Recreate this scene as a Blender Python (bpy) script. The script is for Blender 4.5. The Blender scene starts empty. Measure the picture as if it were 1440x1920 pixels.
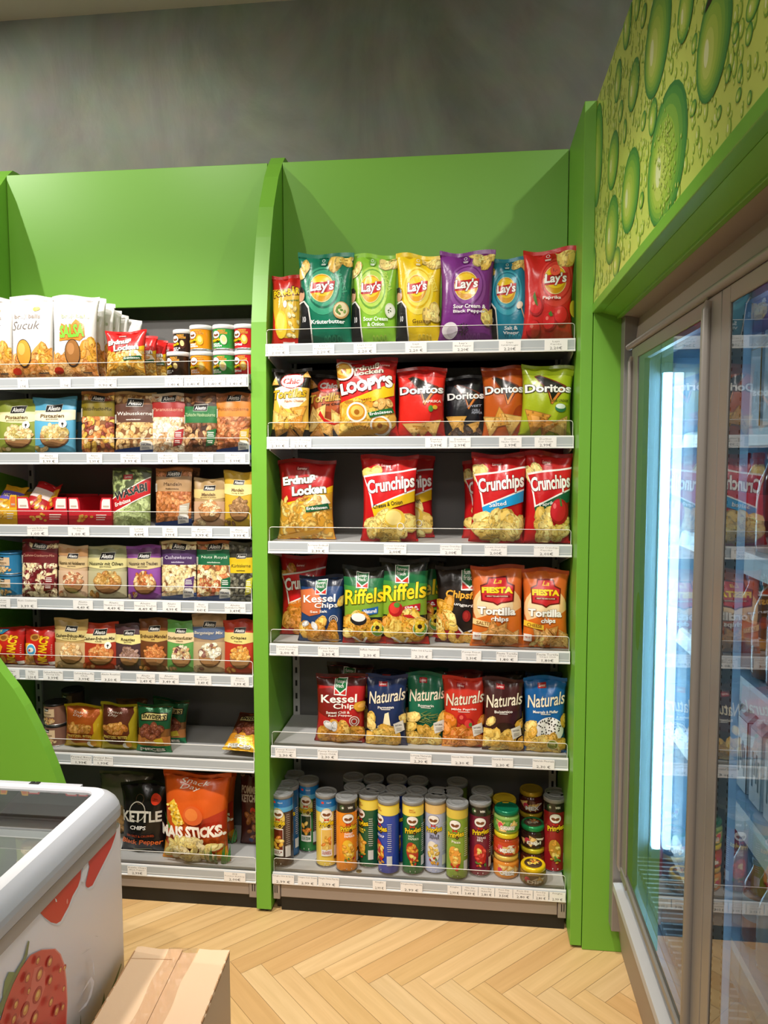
import bpy, bmesh, math, random
import numpy as np
from mathutils import Vector, Matrix
from mathutils.geometry import tessellate_polygon

C = bpy.context.scene.collection
SC = bpy.context.scene

# ------------------------------------------------------------------ camera
F, YAW, PITCH, ROLL = 1419.9, 0.1156, -0.0768, -0.0019
CAM = np.array([0.6783, -2.4558, 1.5841])
def _axes():
    cy, sy = math.cos(YAW), math.sin(YAW)
    fw = np.array([-sy*math.cos(PITCH), cy*math.cos(PITCH), math.sin(PITCH)])
    rt = np.array([cy, sy, 0.]); up = np.cross(rt, fw)
    c, s = math.cos(ROLL), math.sin(ROLL)
    return np.array([c*rt+s*up, -s*rt+c*up, fw])
AX = _axes()
cam = bpy.data.cameras.new('camera'); co = bpy.data.objects.new('camera', cam); C.objects.link(co)
cam.sensor_fit = 'VERTICAL'; cam.sensor_height = 36.0; cam.lens = F/1920*36.0
cam.clip_start = 0.02; cam.clip_end = 60
m3 = Matrix((AX[0], AX[1], -AX[2])).transposed()
co.matrix_world = Matrix.Translation(CAM) @ m3.to_4x4()
SC.camera = co
def _ray(px, py): return np.array([(px-720)/F, -(py-960)/F, 1.0]) @ AX
def on_x(px, py, X): d = _ray(px, py); return CAM + d*(X-CAM[0])/d[0]
def on_y(px, py, Y): d = _ray(px, py); return CAM + d*(Y-CAM[1])/d[1]
def on_z(px, py, Z): d = _ray(px, py); return CAM + d*(Z-CAM[2])/d[2]

# ------------------------------------------------------------------ light and exposure
SC.view_settings.view_transform = 'Standard'
SC.view_settings.look = 'None'
SC.view_settings.gamma = 1.0
SC.view_settings.use_curve_mapping = False
SC.view_settings.exposure = 0.06
if hasattr(SC, 'cycles'): SC.cycles.max_bounces = 9
W = bpy.data.worlds.new('world'); SC.world = W; W.use_nodes = True
W.node_tree.nodes['Background'].inputs[0].default_value = (0.9, 0.85, 0.78, 1)
W.node_tree.nodes['Background'].inputs[1].default_value = 0.15
WARM = (1.0, 0.945, 0.88)
def spot(name, loc, to, watts, deg, blend=0.6, rad=0.05, col=WARM):
    l = bpy.data.lights.new(name, 'SPOT'); l.energy = watts; l.spot_size = math.radians(deg); l.spot_blend = blend
    l.shadow_soft_size = rad; l.color = col
    o = bpy.data.objects.new(name, l); C.objects.link(o); o.location = loc
    o.rotation_euler = (Vector(to)-Vector(loc)).to_track_quat('-Z', 'Y').to_euler()
def area(name, loc, sx, sy, watts, col=WARM):
    l = bpy.data.lights.new(name, 'AREA'); l.shape = 'RECTANGLE'; l.size = sx; l.size_y = sy; l.energy = watts; l.color = col
    o = bpy.data.objects.new(name, l); C.objects.link(o); o.location = loc
# ceiling track spots aimed at the shelving
spot('track_spot', (-0.62, -0.80, 3.20), (-0.45, 0.2, 1.6), 27, 110, 0.5, 0.02)
spot('track_spot', (-1.80, -0.75, 3.20), (-0.9, 0.2, 1.7), 85, 110, 0.5, 0.02)
spot('track_spot', (1.60, -1.20, 3.20), (0.3, 0.25, 2.2), 28, 100, 0.5, 0.02)
spot('track_spot', (0.42, -1.40, 3.20), (0.5, 0.05, 0.25), 168, 68, 0.9, 0.06)
spot('track_spot', (-0.60, -1.35, 3.20), (-0.55, 0.05, 0.45), 188, 74, 0.7, 0.06)
# unseen area fills added at ceiling height to brighten the shop
area('ceiling_fill', (0.55, -2.9, 3.20), 0.6, 0.6, 36)
area('ceiling_fill', (-1.6, -2.6, 3.20), 0.6, 0.6, 14)
area('ceiling_fill', (0.2, -4.6, 3.20), 0.6, 0.6, 24)

# ------------------------------------------------------------------ materials
def lin(h):
    h = h.lstrip('#'); r = [int(h[i:i+2], 16)/255 for i in (0, 2, 4)]
    return tuple(c/12.92 if c <= 0.04045 else ((c+0.055)/1.055)**2.4 for c in r)
def N(nt, t, **kw):
    n = nt.nodes.new(t)
    for k, v in kw.items(): setattr(n, k, v)
    return n
def mat(name, col=None, rough=0.5, metal=0.0, bump=None, spec=0.5, emit=None, coat=0.0):
    m = bpy.data.materials.new(name); m.use_nodes = True; nt = m.node_tree; b = nt.nodes['Principled BSDF']
    b.inputs['Roughness'].default_value = rough; b.inputs['Metallic'].default_value = metal
    b.inputs['Specular IOR Level'].default_value = spec; b.inputs['Coat Weight'].default_value = coat
    if col is None:
        a = N(nt, 'ShaderNodeAttribute', attribute_name='Col'); nt.links.new(a.outputs['Color'], b.inputs['Base Color'])
    else: b.inputs['Base Color'].default_value = (*lin(col), 1)
    if bump:
        sc, st, dist = bump
        tc = N(nt, 'ShaderNodeTexCoord'); n = N(nt, 'ShaderNodeTexNoise'); n.inputs['Scale'].default_value = sc
        n.inputs['Detail'].default_value = 3.0
        bp = N(nt, 'ShaderNodeBump'); bp.inputs['Strength'].default_value = st; bp.inputs['Distance'].default_value = dist
        nt.links.new(tc.outputs['Object'], n.inputs['Vector']); nt.links.new(n.outputs[0], bp.inputs['Height'])
        nt.links.new(bp.outputs[0], b.inputs['Normal'])
    if emit:
        b.inputs['Emission Color'].default_value = (*emit[0], 1); b.inputs['Emission Strength'].default_value = emit[1]
    return m
def glass_mat(name, tint=(1, 1, 1), refl=1.0, rough=0.0):
    m = bpy.data.materials.new(name); m.use_nodes = True; nt = m.node_tree; nt.nodes.clear()
    out = N(nt, 'ShaderNodeOutputMaterial'); mx = N(nt, 'ShaderNodeMixShader'); t = N(nt, 'ShaderNodeBsdfTransparent')
    g = N(nt, 'ShaderNodeBsdfGlossy'); fr = N(nt, 'ShaderNodeFresnel'); mu = N(nt, 'ShaderNodeMath', operation='MULTIPLY')
    t.inputs[0].default_value = (*tint, 1); g.inputs['Roughness'].default_value = rough
    fr.inputs[0].default_value = 1.5; mu.inputs[1].default_value = refl; mu.use_clamp = True
    nt.links.new(fr.outputs[0], mu.inputs[0]); nt.links.new(mu.outputs[0], mx.inputs[0])
    nt.links.new(t.outputs[0], mx.inputs[1]); nt.links.new(g.outputs[0], mx.inputs[2]); nt.links.new(mx.outputs[0], out.inputs[0])
    return m
FILM = mat('printed_film', None, 0.27, 0.0, (55, 0.22, 0.004), 0.5)
FOIL = mat('printed_foil', None, 0.26, 0.35, (45, 0.3, 0.005), 0.5)
PAPER = mat('printed_card', None, 0.55)
MATTE = mat('printed_matte_pouch', None, 0.42, 0.0, (35, 0.15, 0.003), 0.45)
GLOSS = mat('printed_gloss', None, 0.18)
GREEN = mat('green_laminate', '#71ae36', 0.42)
METAL = mat('grey_powder_coated_steel', '#b9b9b8', 0.45)
BACK = mat('dark_grey_back_panel', '#656463', 0.55)
RAILW = mat('white_rail_plastic', '#e9e9e8', 0.35)
INSERT = mat('grey_rail_insert', '#b4babe', 0.3)
TAUPE = mat('taupe_plinth', '#9a8c80', 0.5)
BLACK = mat('black_plastic', '#141312', 0.5)
ALU = mat('brushed_taupe_aluminium', '#8f8a84', 0.38, 0.3)
ACRYL = glass_mat('clear_acrylic', (0.93, 0.93, 0.92), 0.9)
EDGE = mat('acrylic_edge', '#f2efe8', 0.2)
GLASS = glass_mat('cooler_glass', (0.90, 0.95, 0.97), 1.35)
LIDGL = glass_mat('freezer_lid_glass', (0.50, 0.54, 0.50), 2.4)

# ------------------------------------------------------------------ mesh building
def link(name, me, parent=None, loc=None, rot=None):
    o = bpy.data.objects.new(name, me); C.objects.link(o)
    if parent is not None: o.parent = parent
    if loc is not None: o.location = loc
    if rot is not None: o.rotation_euler = rot
    return o
def tag(o, label=None, cat=None, group=None, kind=None):
    if label: o['label'] = label
    if cat: o['category'] = cat
    if group: o['group'] = group
    if kind: o['kind'] = kind
    return o
def thing(name, label, cat, loc=(0, 0, 0), rot=(0, 0, 0), group=None):
    return tag(link(name, None, None, loc, rot), label, cat, group)

class MB:
    """collects solids; build() links them as ONE mesh object"""
    def __init__(s): s.bm = bmesh.new(); s.cl = s.bm.loops.layers.float_color.new('Col')
    def _fin(s, vs, fs, m, col, smooth):
        for f in fs:
            f.material_index = m; f.smooth = smooth
            if col is not None:
                c = (*lin(col), 1)
                for l in f.loops: l[s.cl] = c
    def face(s, pts, m=0, col=None, smooth=False):
        vs = [s.bm.verts.new(p) for p in pts]
        f = s.bm.faces.new(vs); s._fin(vs, [f], m, col, smooth); return f
    def box(s, x0, x1, y0, y1, z0, z1, bev=0.0, m=0, col=None, rot=None):
        r = bmesh.ops.create_cube(s.bm, size=1.0)
        M = Matrix.Translation(((x0+x1)/2, (y0+y1)/2, (z0+z1)/2)) @ Matrix.Diagonal((abs(x1-x0), abs(y1-y0), abs(z1-z0), 1))
        if rot is not None: M = rot @ M
        bmesh.ops.transform(s.bm, matrix=M, verts=r['verts'])
        fs = list({f for v in r['verts'] for f in v.link_faces})
        if bev > 0:
            es = list({e for v in r['verts'] for e in v.link_edges})
            b = bmesh.ops.bevel(s.bm, geom=es, offset=bev, segments=2, profile=0.5, affect='EDGES')
            fs = list(set(b['faces']) | {f for f in fs if f.is_valid})
        s._fin(None, [f for f in fs if f.is_valid], m, col, False)
    def prism(s, poly, axis, a, b, m=0, col=None, smooth=False):
        """2D polygon extruded along an axis; poly coords are the other two axes in order"""
        def P(p, t):
            return (t, p[0], p[1]) if axis == 'x' else ((p[0], t, p[1]) if axis == 'y' else (p[0], p[1], t))
        va = [s.bm.verts.new(P(p, a)) for p in poly]; vb = [s.bm.verts.new(P(p, b)) for p in poly]
        n = len(poly); fs = []
        for i in range(n):
            j = (i+1) % n; f = s.bm.faces.new((va[i], va[j], vb[j], vb[i])); f.smooth = smooth; fs.append(f)
        caps = [s.bm.faces.new(va), s.bm.faces.new(list(reversed(vb)))]
        s._fin(None, fs, m, col, smooth); s._fin(None, caps, m, col, False)
        bmesh.ops.recalc_face_normals(s.bm, faces=fs+caps)
    def tube(s, pts, r, seg=8, m=0, col=None, close=False):
        pts = [Vector(p) for p in pts]; rings = []
        for i, p in enumerate(pts):
            d = (pts[min(i+1, len(pts)-1)]-pts[max(i-1, 0)]).normalized()
            up = Vector((0, 0, 1)) if abs(d.z) < 0.9 else Vector((1, 0, 0))
            u = d.cross(up).normalized(); v = d.cross(u)
            rings.append([s.bm.verts.new(p + (u*math.cos(2*math.pi*k/seg)+v*math.sin(2*math.pi*k/seg))*r) for k in range(seg)])
        fs = []
        for A, B in zip(rings, rings[1:]):
            for k in range(seg): fs.append(s.bm.faces.new((A[k], A[(k+1) % seg], B[(k+1) % seg], B[k])))
        s._fin(None, fs, m, col, True)
        s._fin(None, [s.bm.faces.new(rings[0]), s.bm.faces.new(list(reversed(rings[-1])))], m, col, False)
    def lathe(s, prof, c=(0, 0, 0), seg=32, m=0, col=None, caps=True):
        rings = []
        for r, z in prof:
            rings.append([s.bm.verts.new((c[0]+r*math.cos(2*math.pi*k/seg), c[1]+r*math.sin(2*math.pi*k/seg), c[2]+z)) for k in range(seg)])
        fs = []
        for A, B in zip(rings, rings[1:]):
            for k in range(seg): fs.append(s.bm.faces.new((A[k], A[(k+1) % seg], B[(k+1) % seg], B[k])))
        s._fin(None, fs, m, col, True)
        if caps: s._fin(None, [s.bm.faces.new(list(reversed(rings[0]))), s.bm.faces.new(rings[-1])], m, col, False)
    def mesh(s, name, mats):
        me = bpy.data.meshes.new(name); s.bm.to_mesh(me); s.bm.free()
        for k in (mats if isinstance(mats, (list, tuple)) else [mats]): me.materials.append(k)
        return me
    def build(s, name, mats, parent=None, loc=None, rot=None): return link(name, s.mesh(name, mats), parent, loc, rot)

# ------------------------------------------------------------------ flat artwork: polygons in (u, v), u in -1..1 across the front, v in 0..1 up it
_FONT = {}
def text_polys(txt, bold=0.0, shear=0.0, res=2):
    key = (txt, bold, shear, res)
    if key not in _FONT:
        cu = bpy.data.curves.new('t', 'FONT'); cu.body = txt; cu.offset = bold; cu.shear = shear; cu.resolution_u = res
        cu.fill_mode = 'FRONT'; cu.align_x = 'LEFT'; cu.space_line = 0.85
        ob = bpy.data.objects.new('t', cu); me = ob.to_mesh()
        n = len(me.vertices); v = np.zeros(n*3); me.vertices.foreach_get('co', v); v = v.reshape(-1, 3)[:, :2]
        polys = [list(p.vertices) for p in me.polygons]
        ob.to_mesh_clear(); bpy.data.objects.remove(ob); bpy.data.curves.remove(cu)
        if n == 0: v = np.zeros((1, 2)); polys = []
        lo, hi = v.min(0), v.max(0); sz = np.maximum(hi-lo, 1e-6)
        _FONT[key] = ((v-lo)/sz-0.5, polys, sz[0]/sz[1])
    return _FONT[key]

class Art:
    """op list -> polygons. w, h: metric size of the printed front."""
    def __init__(s, w, h, seed=0): s.w, s.h, s.P, s.layer, s.R = w, h, [], 0, random.Random(seed)
    def poly(s, pts, col, lift=0.0):
        s.P.append((np.asarray(pts, float), lin(col) if isinstance(col, str) else col, s.layer+lift))
    def up(s): s.layer += 1
    def rect(s, col, u0, v0, u1, v1): s.up(); s.poly([(u0, v0), (u1, v0), (u1, v1), (u0, v1)], col); return s
    def shape(s, col, pts): s.up(); s._concave(pts, col); return s
    def _concave(s, pts, col, lift=0.0):
        tr = tessellate_polygon([[Vector((p[0]*s.w/2, p[1]*s.h, 0)) for p in pts]])
        for t in tr: s.poly([pts[i] for i in t], col, lift)
    def _el(s, u, v, ru, rv, rot=0, n=20, jit=0.0, a0=0.0, a1=2*math.pi):
        c, q = math.cos(rot), math.sin(rot); out = []
        for k in range(n):
            a = a0+(a1-a0)*k/(n if a1-a0 > 6.28 else n-1); r = 1+jit*s.R.uniform(-1, 1)
            x, y = ru*s.w/2*r*math.cos(a), rv*s.h*r*math.sin(a)
            out.append((u+(x*c-y*q)/(s.w/2), v+(x*q+y*c)/s.h))
        return out
    def ell(s, col, u, v, ru, rv, rot=0, n=24, jit=0.0): s.up(); s.poly(s._el(u, v, ru, rv, rot, n, jit), col); return s
    def circ(s, col, u, v, r, n=24): return s.ell(col, u, v, r, r*s.w/2/s.h, 0, n)     # r in half-widths
    def ring(s, col, u, v, r, th, n=24):
        s.up(); k = s.w/2/s.h
        for i in range(n):
            a, b = 2*math.pi*i/n, 2*math.pi*(i+1)/n
            s.poly([(u+q*math.cos(t), v+q*k*math.sin(t)) for q, t in ((r, a), (r+th, a), (r+th, b), (r, b))], col)
        return s
    def text(s, txt, u, v, wu, hv, col, rot=0, bold=0.02, shear=0.0, out=None, ow=0.05, res=2, wave=0.0):
        """text fitted to a box: wu of the full width, hv of the height (0 keeps the letters' shape)"""
        for b, cc in (((bold+ow, out), (bold, col)) if out else ((bold, col),)):
            V, pol, asp = text_polys(txt, b, shear, res)
            if not pol: continue
            X = wu*s.w; Y = hv*s.h if hv else X/asp
            if out and cc == out: V0, _, a0 = text_polys(txt, bold, shear, res); X += ow*2.2*Y; Y *= 1+ow*2.2
            c, q = math.cos(rot), math.sin(rot); s.up()
            x = V[:, 0]*X; y = V[:, 1]*Y + wave*s.h*np.cos(V[:, 0]*3.1)
            pu = u+(x*c-y*q)/(s.w/2); pv = v+(x*q+y*c)/s.h
            P = np.stack([pu, pv], 1); L = lin(cc)
            for f in pol: s.P.append((P[f], L, s.layer))
        return s
    def lines(s, col, u, v, wu, n, dv, th=0.006):
        """small print: n thin bars of ragged length"""
        s.up()
        for i in range(n):
            q = wu*s.R.uniform(0.7, 1.0); s.poly([(u-q, v-i*dv-th), (u+q, v-i*dv-th), (u+q, v-i*dv+th), (u-q, v-i*dv+th)], col)
        return s
    def blobs(s, reg, n, size, pal, kind='nut', ell=True, asp=0.62):
        """a heap of printed food inside region (u, v, ru, rv)"""
        u0, v0, ru, rv = reg; s.up(); k = s.w/2/s.h; pts = []
        for i in range(n):
            best = None
            for t in range(6):
                a, b = s.R.uniform(-1, 1), s.R.uniform(-1, 1)
                if ell and a*a+b*b > 1: continue
                p = (u0+a*ru, v0+b*rv)
                d = min([((p[0]-q[0]))**2+((p[1]-q[1])/k)**2 for q in pts] or [9])
                if best is None or d > best[0]: best = (d, p)
            if best: pts.append(best[1])
        pts.sort(key=lambda p: -p[1])
        for i, (u, v) in enumerate(pts):
            c = s.R.choice(pal); r = size*s.R.uniform(0.8, 1.2); rot = s.R.uniform(0, math.pi); L = i*0.02
            l = lin(c); dk = tuple(x*0.56 for x in l); hi = tuple(min(1, x*1.25+0.06) for x in l)
            if kind == 'nut':
                s.poly(s._el(u, v-0.05*r*k, r*1.1, r*k*asp*1.15, rot, 10), dk, L)
                s.poly(s._el(u, v, r, r*k*asp, rot, 10), l, L+.006)
                s.poly(s._el(u-0.2*r, v+0.15*r*k, r*.5, r*k*asp*.42, rot, 8), hi, L+.012)
            elif kind == 'chip':
                s.poly(s._el(u, v-0.06*r*k, r*1.06, r*k*asp*1.08, rot, 11, .09), dk, L)
                s.poly(s._el(u, v, r, r*k*asp, rot, 11, .1), l, L+.006)
                s.poly(s._el(u+.12*r, v+.1*r*k, r*.6, r*k*asp*.5, rot+.3, 9, .12), hi, L+.012)
            elif kind == 'tri':
                for sc, cc, dl in ((1.1, dk, 0), (1.0, l, .006), (.5, hi, .012)):
                    s.poly([(u+sc*r*math.cos(rot+q), v+sc*r*k*math.sin(rot+q)) for q in (0, 2.1, 4.2)], cc, L+dl)
            elif kind == 'curl':
                for sc, cc, dl in ((1.0, dk, 0), (.72, l, .006), (.3, hi, .012)):
                    for j in range(5):
                        a, b = rot+j*.62, rot+(j+1)*.62
                        ra, rb = 1-.42*sc, 1+.42*sc
                        s.poly([(u+r*q*math.cos(t), v+r*k*q*math.sin(t)) for q, t in ((ra, a), (rb, a), (rb, b), (ra, b))], cc, L+dl)
        return s

def _split(poly, axis, cuts):
    """cut a convex polygon by lines axis=c"""
    out = [poly]
    lo, hi = poly[:, axis].min(), poly[:, axis].max()
    for c in cuts:
        if c <= lo+1e-9 or c >= hi-1e-9: continue
        nxt = []
        for p in out:
            d = p[:, axis]-c
            if d.max() <= 1e-9 or d.min() >= -1e-9: nxt.append(p); continue
            A, B = [], []
            for i in range(len(p)):
                j = (i+1) % len(p)
                if d[i] <= 0: A.append(p[i])
                if d[i] >= 0: B.append(p[i])
                if d[i]*d[j] < 0:
                    q = p[i]+(p[j]-p[i])*(d[i]/(d[i]-d[j])); A.append(q); B.append(q)
            if len(A) > 2: nxt.append(np.array(A))
            if len(B) > 2: nxt.append(np.array(B))
        out = nxt
    return out

def printed(name, S, Vb, Fb, colb, art, mats, nu, nv, lift=0.0005, step=0.00028, matb=None, front=(1.0, 0.0, 1.0)):
    """body (Vb, Fb, per-face colours) plus artwork laid on the surface S(u, v) -> one mesh"""
    V = [np.asarray(Vb, float).reshape(-1, 3)]; Fs = list(Fb); cols = list(colb); mi = [0]*len(Fb) if matb is None else list(matb); n0 = len(Vb)
    cu = np.linspace(-1, 1, nu+1); cv = np.linspace(0, 1, nv+1); du, dv = 2/nu, 1/nv
    UM, v0, v1 = front
    pu, off = [], []
    for P, c, L in (art.P if art else ()):
        P = np.stack([np.clip(P[:, 0], -UM, UM), np.clip(P[:, 1], v0, v1)], 1)
        ext = P.max(0)-P.min(0)
        if ext[0] < 1e-5 or ext[1] < 1e-5: continue
        ps = [P]
        if ext[0] > du*1.2 or ext[1] > dv*1.2:
            ps = [r for q in _split(P, 0, cu) for r in _split(q, 1, cv)]
        for q in ps:
            x_, y_ = q[:, 0], q[:, 1]
            if (x_*np.roll(y_, -1)-np.roll(x_, -1)*y_).sum() < 0: q = q[::-1]
            if q[:, 0].max()-q[:, 0].min() < 1e-6: continue
            k = len(q); Fs.append(list(range(n0, n0+k))); n0 += k; pu.append(q); off.append(np.full(k, lift+step*L)); cols.append(c); mi.append(1 if len(mats) > 1 else 0)
    if pu:
        UV = np.concatenate(pu); O = np.concatenate(off); e = 2e-3
        p = S(UV[:, 0], UV[:, 1]); a = S(UV[:, 0]+e, UV[:, 1])-S(UV[:, 0]-e, UV[:, 1]); b = S(UV[:, 0], UV[:, 1]+e)-S(UV[:, 0], UV[:, 1]-e)
        nn = np.cross(a, b); nn /= np.linalg.norm(nn, axis=1)[:, None]+1e-12
        V.append(p+nn*O[:, None])
    V = np.concatenate(V)
    me = bpy.data.meshes.new(name); me.from_pydata(V.tolist(), [], Fs)
    for m in mats: me.materials.append(m)
    nf = len(me.polygons); lt = np.zeros(nf, dtype=np.int32); me.polygons.foreach_get('loop_total', lt)
    cc = np.ones((nf, 4)); cc[:, :3] = np.array(cols)[:nf]
    at = me.color_attributes.new('Col', 'FLOAT_COLOR', 'CORNER'); at.data.foreach_set('color', np.repeat(cc, lt, axis=0).ravel().astype(np.float32))
    me.polygons.foreach_set('material_index', np.array(mi, dtype=np.int32))
    me.polygons.foreach_set('use_smooth', np.ones(nf, dtype=bool))
    if pu:
        vn = np.zeros(len(V)*3, dtype=np.float32); me.vertex_normals.foreach_get('vector', vn); vn = vn.reshape(-1, 3)
        vn[len(Vb):] = nn; me.normals_split_custom_set_from_vertices(vn.tolist())
    me.update(); return me

# ------------------------------------------------------------------ bags
def bag_surface(w, h, t, pouch=False, seed=0, wr=1.0):
    R = random.Random(seed); ph = [R.uniform(0, 6.28) for _ in range(8)]; tilt = R.uniform(-1, 1)*.012*wr
    st, sb = .045, (.0 if pouch else .03)
    def S(u, v, side=-1):
        u = np.asarray(u, float); v = np.asarray(v, float); a = np.minimum(np.abs(u), 1)
        vs = np.clip((v-sb)/(1-sb-st), 0, 1)
        if pouch: f = (1-vs**2.4)**.75*(.82+.18*np.sin(np.pi*vs))
        else: f = np.sin(np.pi*np.clip(vs**.86, 1e-4, .9999))**.6
        e = (1-a**3.0)**.6
        y = side*t/2*f*e
        low = np.exp(-v*8)*(0 if pouch else 1)
        y = y+side*t*wr*1.3*e*(.11*np.sin(8*u+ph[0]+2*v)*np.exp(-(1-v)*8)*np.minimum(1, (1-v)*20)+.08*np.sin(7*u+ph[1])*low*np.minimum(1, v*20)
              + f*(.022*np.sin(4*u+6*v+ph[2])+.020*np.sin(-5*u+8*v+ph[3])+.010*np.sin(9*u-13*v+ph[4])))
        y = y+(.005*np.sin(2.6*u+ph[5])+.002*np.sin(6*u+ph[6]))*wr*np.clip((v-.75)/.25, 0, 1)
        x = u*w/2*(1-.115*f*(1.0 if not pouch else .45))
        z = v*h+tilt*u*h*v**2-.018*h*np.cos(3*u+ph[7])*wr*np.clip((v-.7)/.3, 0, 1)
        if not pouch: z = z+.012*h*(1-np.clip(v/.12, 0, 1))*(np.cos(2*u+ph[0])*.5+.5)*wr
        return np.stack([x, y, z], -1)
    return S, st, sb

def bag_mesh(name, w, h, t, base, art, pouch=False, seed=0, wr=1.0, m=None, top=None, back=None, nu=20, nv=26):
    S, st, sb = bag_surface(w, h, t, pouch, seed, wr)
    U, Vv = np.meshgrid(np.linspace(-1, 1, nu+1), np.linspace(0, 1-st+.002, nv+1))
    A = S(U.ravel(), Vv.ravel(), -1); B = S(U.ravel(), Vv.ravel(), 1)
    n = len(A); idx = np.arange(n).reshape(nv+1, nu+1); bidx = idx+n
    bidx[:, 0] = idx[:, 0]; bidx[:, -1] = idx[:, -1]
    F, col = [], []; bc = lin(base); kc = lin(back or base)
    for j in range(nv):
        for i in range(nu):
            F.append([idx[j, i], idx[j, i+1], idx[j+1, i+1], idx[j+1, i]]); col.append(bc)
            F.append([bidx[j, i+1], bidx[j, i], bidx[j+1, i], bidx[j+1, i+1]]); col.append(kc)
    F.append([int(bidx[0, i]) for i in range(nu+1)]+[int(idx[0, i]) for i in range(nu-1, 0, -1)]); col.append(kc)
    return printed(name, S, np.concatenate([A, B]), F, col, art, [m or FILM], nu, nv, front=(.985, .002, 1-st-.004))
def seal_mesh(name, w, h, t, pouch, seed, wr, base, m, vs, zig=True):
    """crimped seal strip with fine ridges and a toothed edge"""
    S, st, sb = bag_surface(w, h, t, pouch, seed, wr)
    n = 60; u = np.linspace(-1, 1, n+1); rows = []
    lo, hi = vs
    for k, v in enumerate((lo, (lo+hi)/2, hi)):
        p = S(u, np.full(n+1, v)); p[:, 1] = S(u, np.full(n+1, v))[:, 1]*0
        q = S(u, np.full(n+1, v), -1); r = S(u, np.full(n+1, v), 1); mid = (q+r)/2
        if zig and (k == 2 if hi > .5 else k == 0): mid[:, 2] += np.where(np.arange(n+1) % 2, .0018, 0)
        rows.append(mid)
    V, Fs = [], []
    for sgn in (-1, 1):
        b = len(V)
        for r_ in rows:
            for i, p in enumerate(r_): V.append((p[0], p[1]+sgn*.0006+(.0004 if i % 2 else 0), p[2]))
        for k in range(2):
            for i in range(n):
                f = [b+k*(n+1)+i, b+k*(n+1)+i+1, b+(k+1)*(n+1)+i+1, b+(k+1)*(n+1)+i]
                Fs.append(f if sgn < 0 else f[::-1])
    return printed(name, S, V, Fs, [lin(base)]*len(Fs), None, [m or FILM], n, 2)

BAGN = [0]
def bag(px, zs, style, label, Y=None, t=None, pouch=False, lean=-.06, yaw=0.0, roll=0.0, group=None, wr=1.0, m=None, seed=None, name=None, dz=0.0):
    """px = (left, right, top, bottom) of the bag in the photograph; style(w, h, seed) -> (base colour, Art)"""
    xl, xr, yt, yb = px; BAGN[0] += 1; seed = seed or BAGN[0]*7+3
    xm = (xl+xr)/2
    if Y is None:
        Y = float(np.clip(on_z(xm, yb, zs)[1], .03, .24))
    w0 = np.linalg.norm(on_y(xr, (yt+yb)/2, Y)-on_y(xl, (yt+yb)/2, Y))
    T = t if t else min(.11, w0*(.40 if not pouch else .30))
    yc = Y+(T*.42 if not pouch else T*.46)
    L = on_y(xl, (yt+yb)/2, yc-T*.2); Rr = on_y(xr, (yt+yb)/2, yc-T*.2)
    lo, hi = (.003, .998) if (L[0]+Rr[0])/2 > -.03 else (-1.048, -.056)      # stay clear of the dividers
    xa, xb = max(L[0], lo), min(Rr[0], hi); w = xb-xa; xc = (xa+xb)/2
    h = on_y(xm, yt, yc+.02)[2]-zs-dz
    base, art = style(w, h, seed)[:2]
    base_seal = style.__dict__.get('seal', base) if hasattr(style, '__dict__') else base
    nm = name or ('snack_bag' if not pouch else 'nut_pouch')
    me = bag_mesh(nm, w, h, T, base, art, pouch, seed, wr, m)
    o = link(nm, me, None, (xc, yc, zs+dz), (lean, roll, yaw))
    tag(o, label, 'snack bag' if not pouch else 'nut pouch', group)
    sc = art.seal if getattr(art, 'seal', None) else base
    link('top_seal', seal_mesh('top_seal', w, h, T, pouch, seed, wr, sc, m, (.953, 1.0)), o)
    if not pouch: link('bottom_seal', seal_mesh('bottom_seal', w, h, T, pouch, seed, wr, sc, m, (.0, .032)), o)
    return o
# ------------------------------------------------------------------ the room
def quad_obj(name, pts, m, kind='structure'):
    b = MB(); b.face(pts); return tag(b.build(name, m), kind=kind)
YW, ZC = 0.42, 3.255
def concrete():
    m = bpy.data.materials.new('troweled_concrete'); m.use_nodes = True; nt = m.node_tree; b = nt.nodes['Principled BSDF']
    tc = N(nt, 'ShaderNodeTexCoord'); n1 = N(nt, 'ShaderNodeTexNoise'); n2 = N(nt, 'ShaderNodeTexNoise'); mp = N(nt, 'ShaderNodeMapping')
    n1.inputs['Scale'].default_value = 1.6; n1.inputs['Detail'].default_value = 8; n1.inputs['Roughness'].default_value = .62; n1.inputs['Distortion'].default_value = 1.1
    n2.inputs['Scale'].default_value = 9; n2.inputs['Detail'].default_value = 6
    mp.inputs['Scale'].default_value = (1, 1, .55)
    r = N(nt, 'ShaderNodeValToRGB'); r.color_ramp.elements[0].position = .32; r.color_ramp.elements[1].position = .72
    r.color_ramp.elements[0].color = (*lin('#5a5f52'), 1); r.color_ramp.elements[1].color = (*lin('#7f8576'), 1)
    mx = N(nt, 'ShaderNodeMix', data_type='RGBA', blend_type='OVERLAY'); mx.inputs[0].default_value = .22
    L = nt.links.new
    L(tc.outputs['Object'], mp.inputs['Vector']); L(mp.outputs[0], n1.inputs['Vector']); L(tc.outputs['Object'], n2.inputs['Vector'])
    L(n1.outputs[0], r.inputs[0]); L(r.outputs[0], mx.inputs[6]); L(n2.outputs[1], mx.inputs[7]); L(mx.outputs[2], b.inputs['Base Color'])
    bp = N(nt, 'ShaderNodeBump'); bp.inputs['Strength'].default_value = .35; bp.inputs['Distance'].default_value = .02
    L(n1.outputs[0], bp.inputs['Height']); L(bp.outputs[0], b.inputs['Normal']); b.inputs['Roughness'].default_value = .6
    return m
CONC = concrete()
WALLM = mat('pale_plaster', '#cfc9be', .8); CEILM = mat('white_ceiling', '#d9d5cc', .8)
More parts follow.
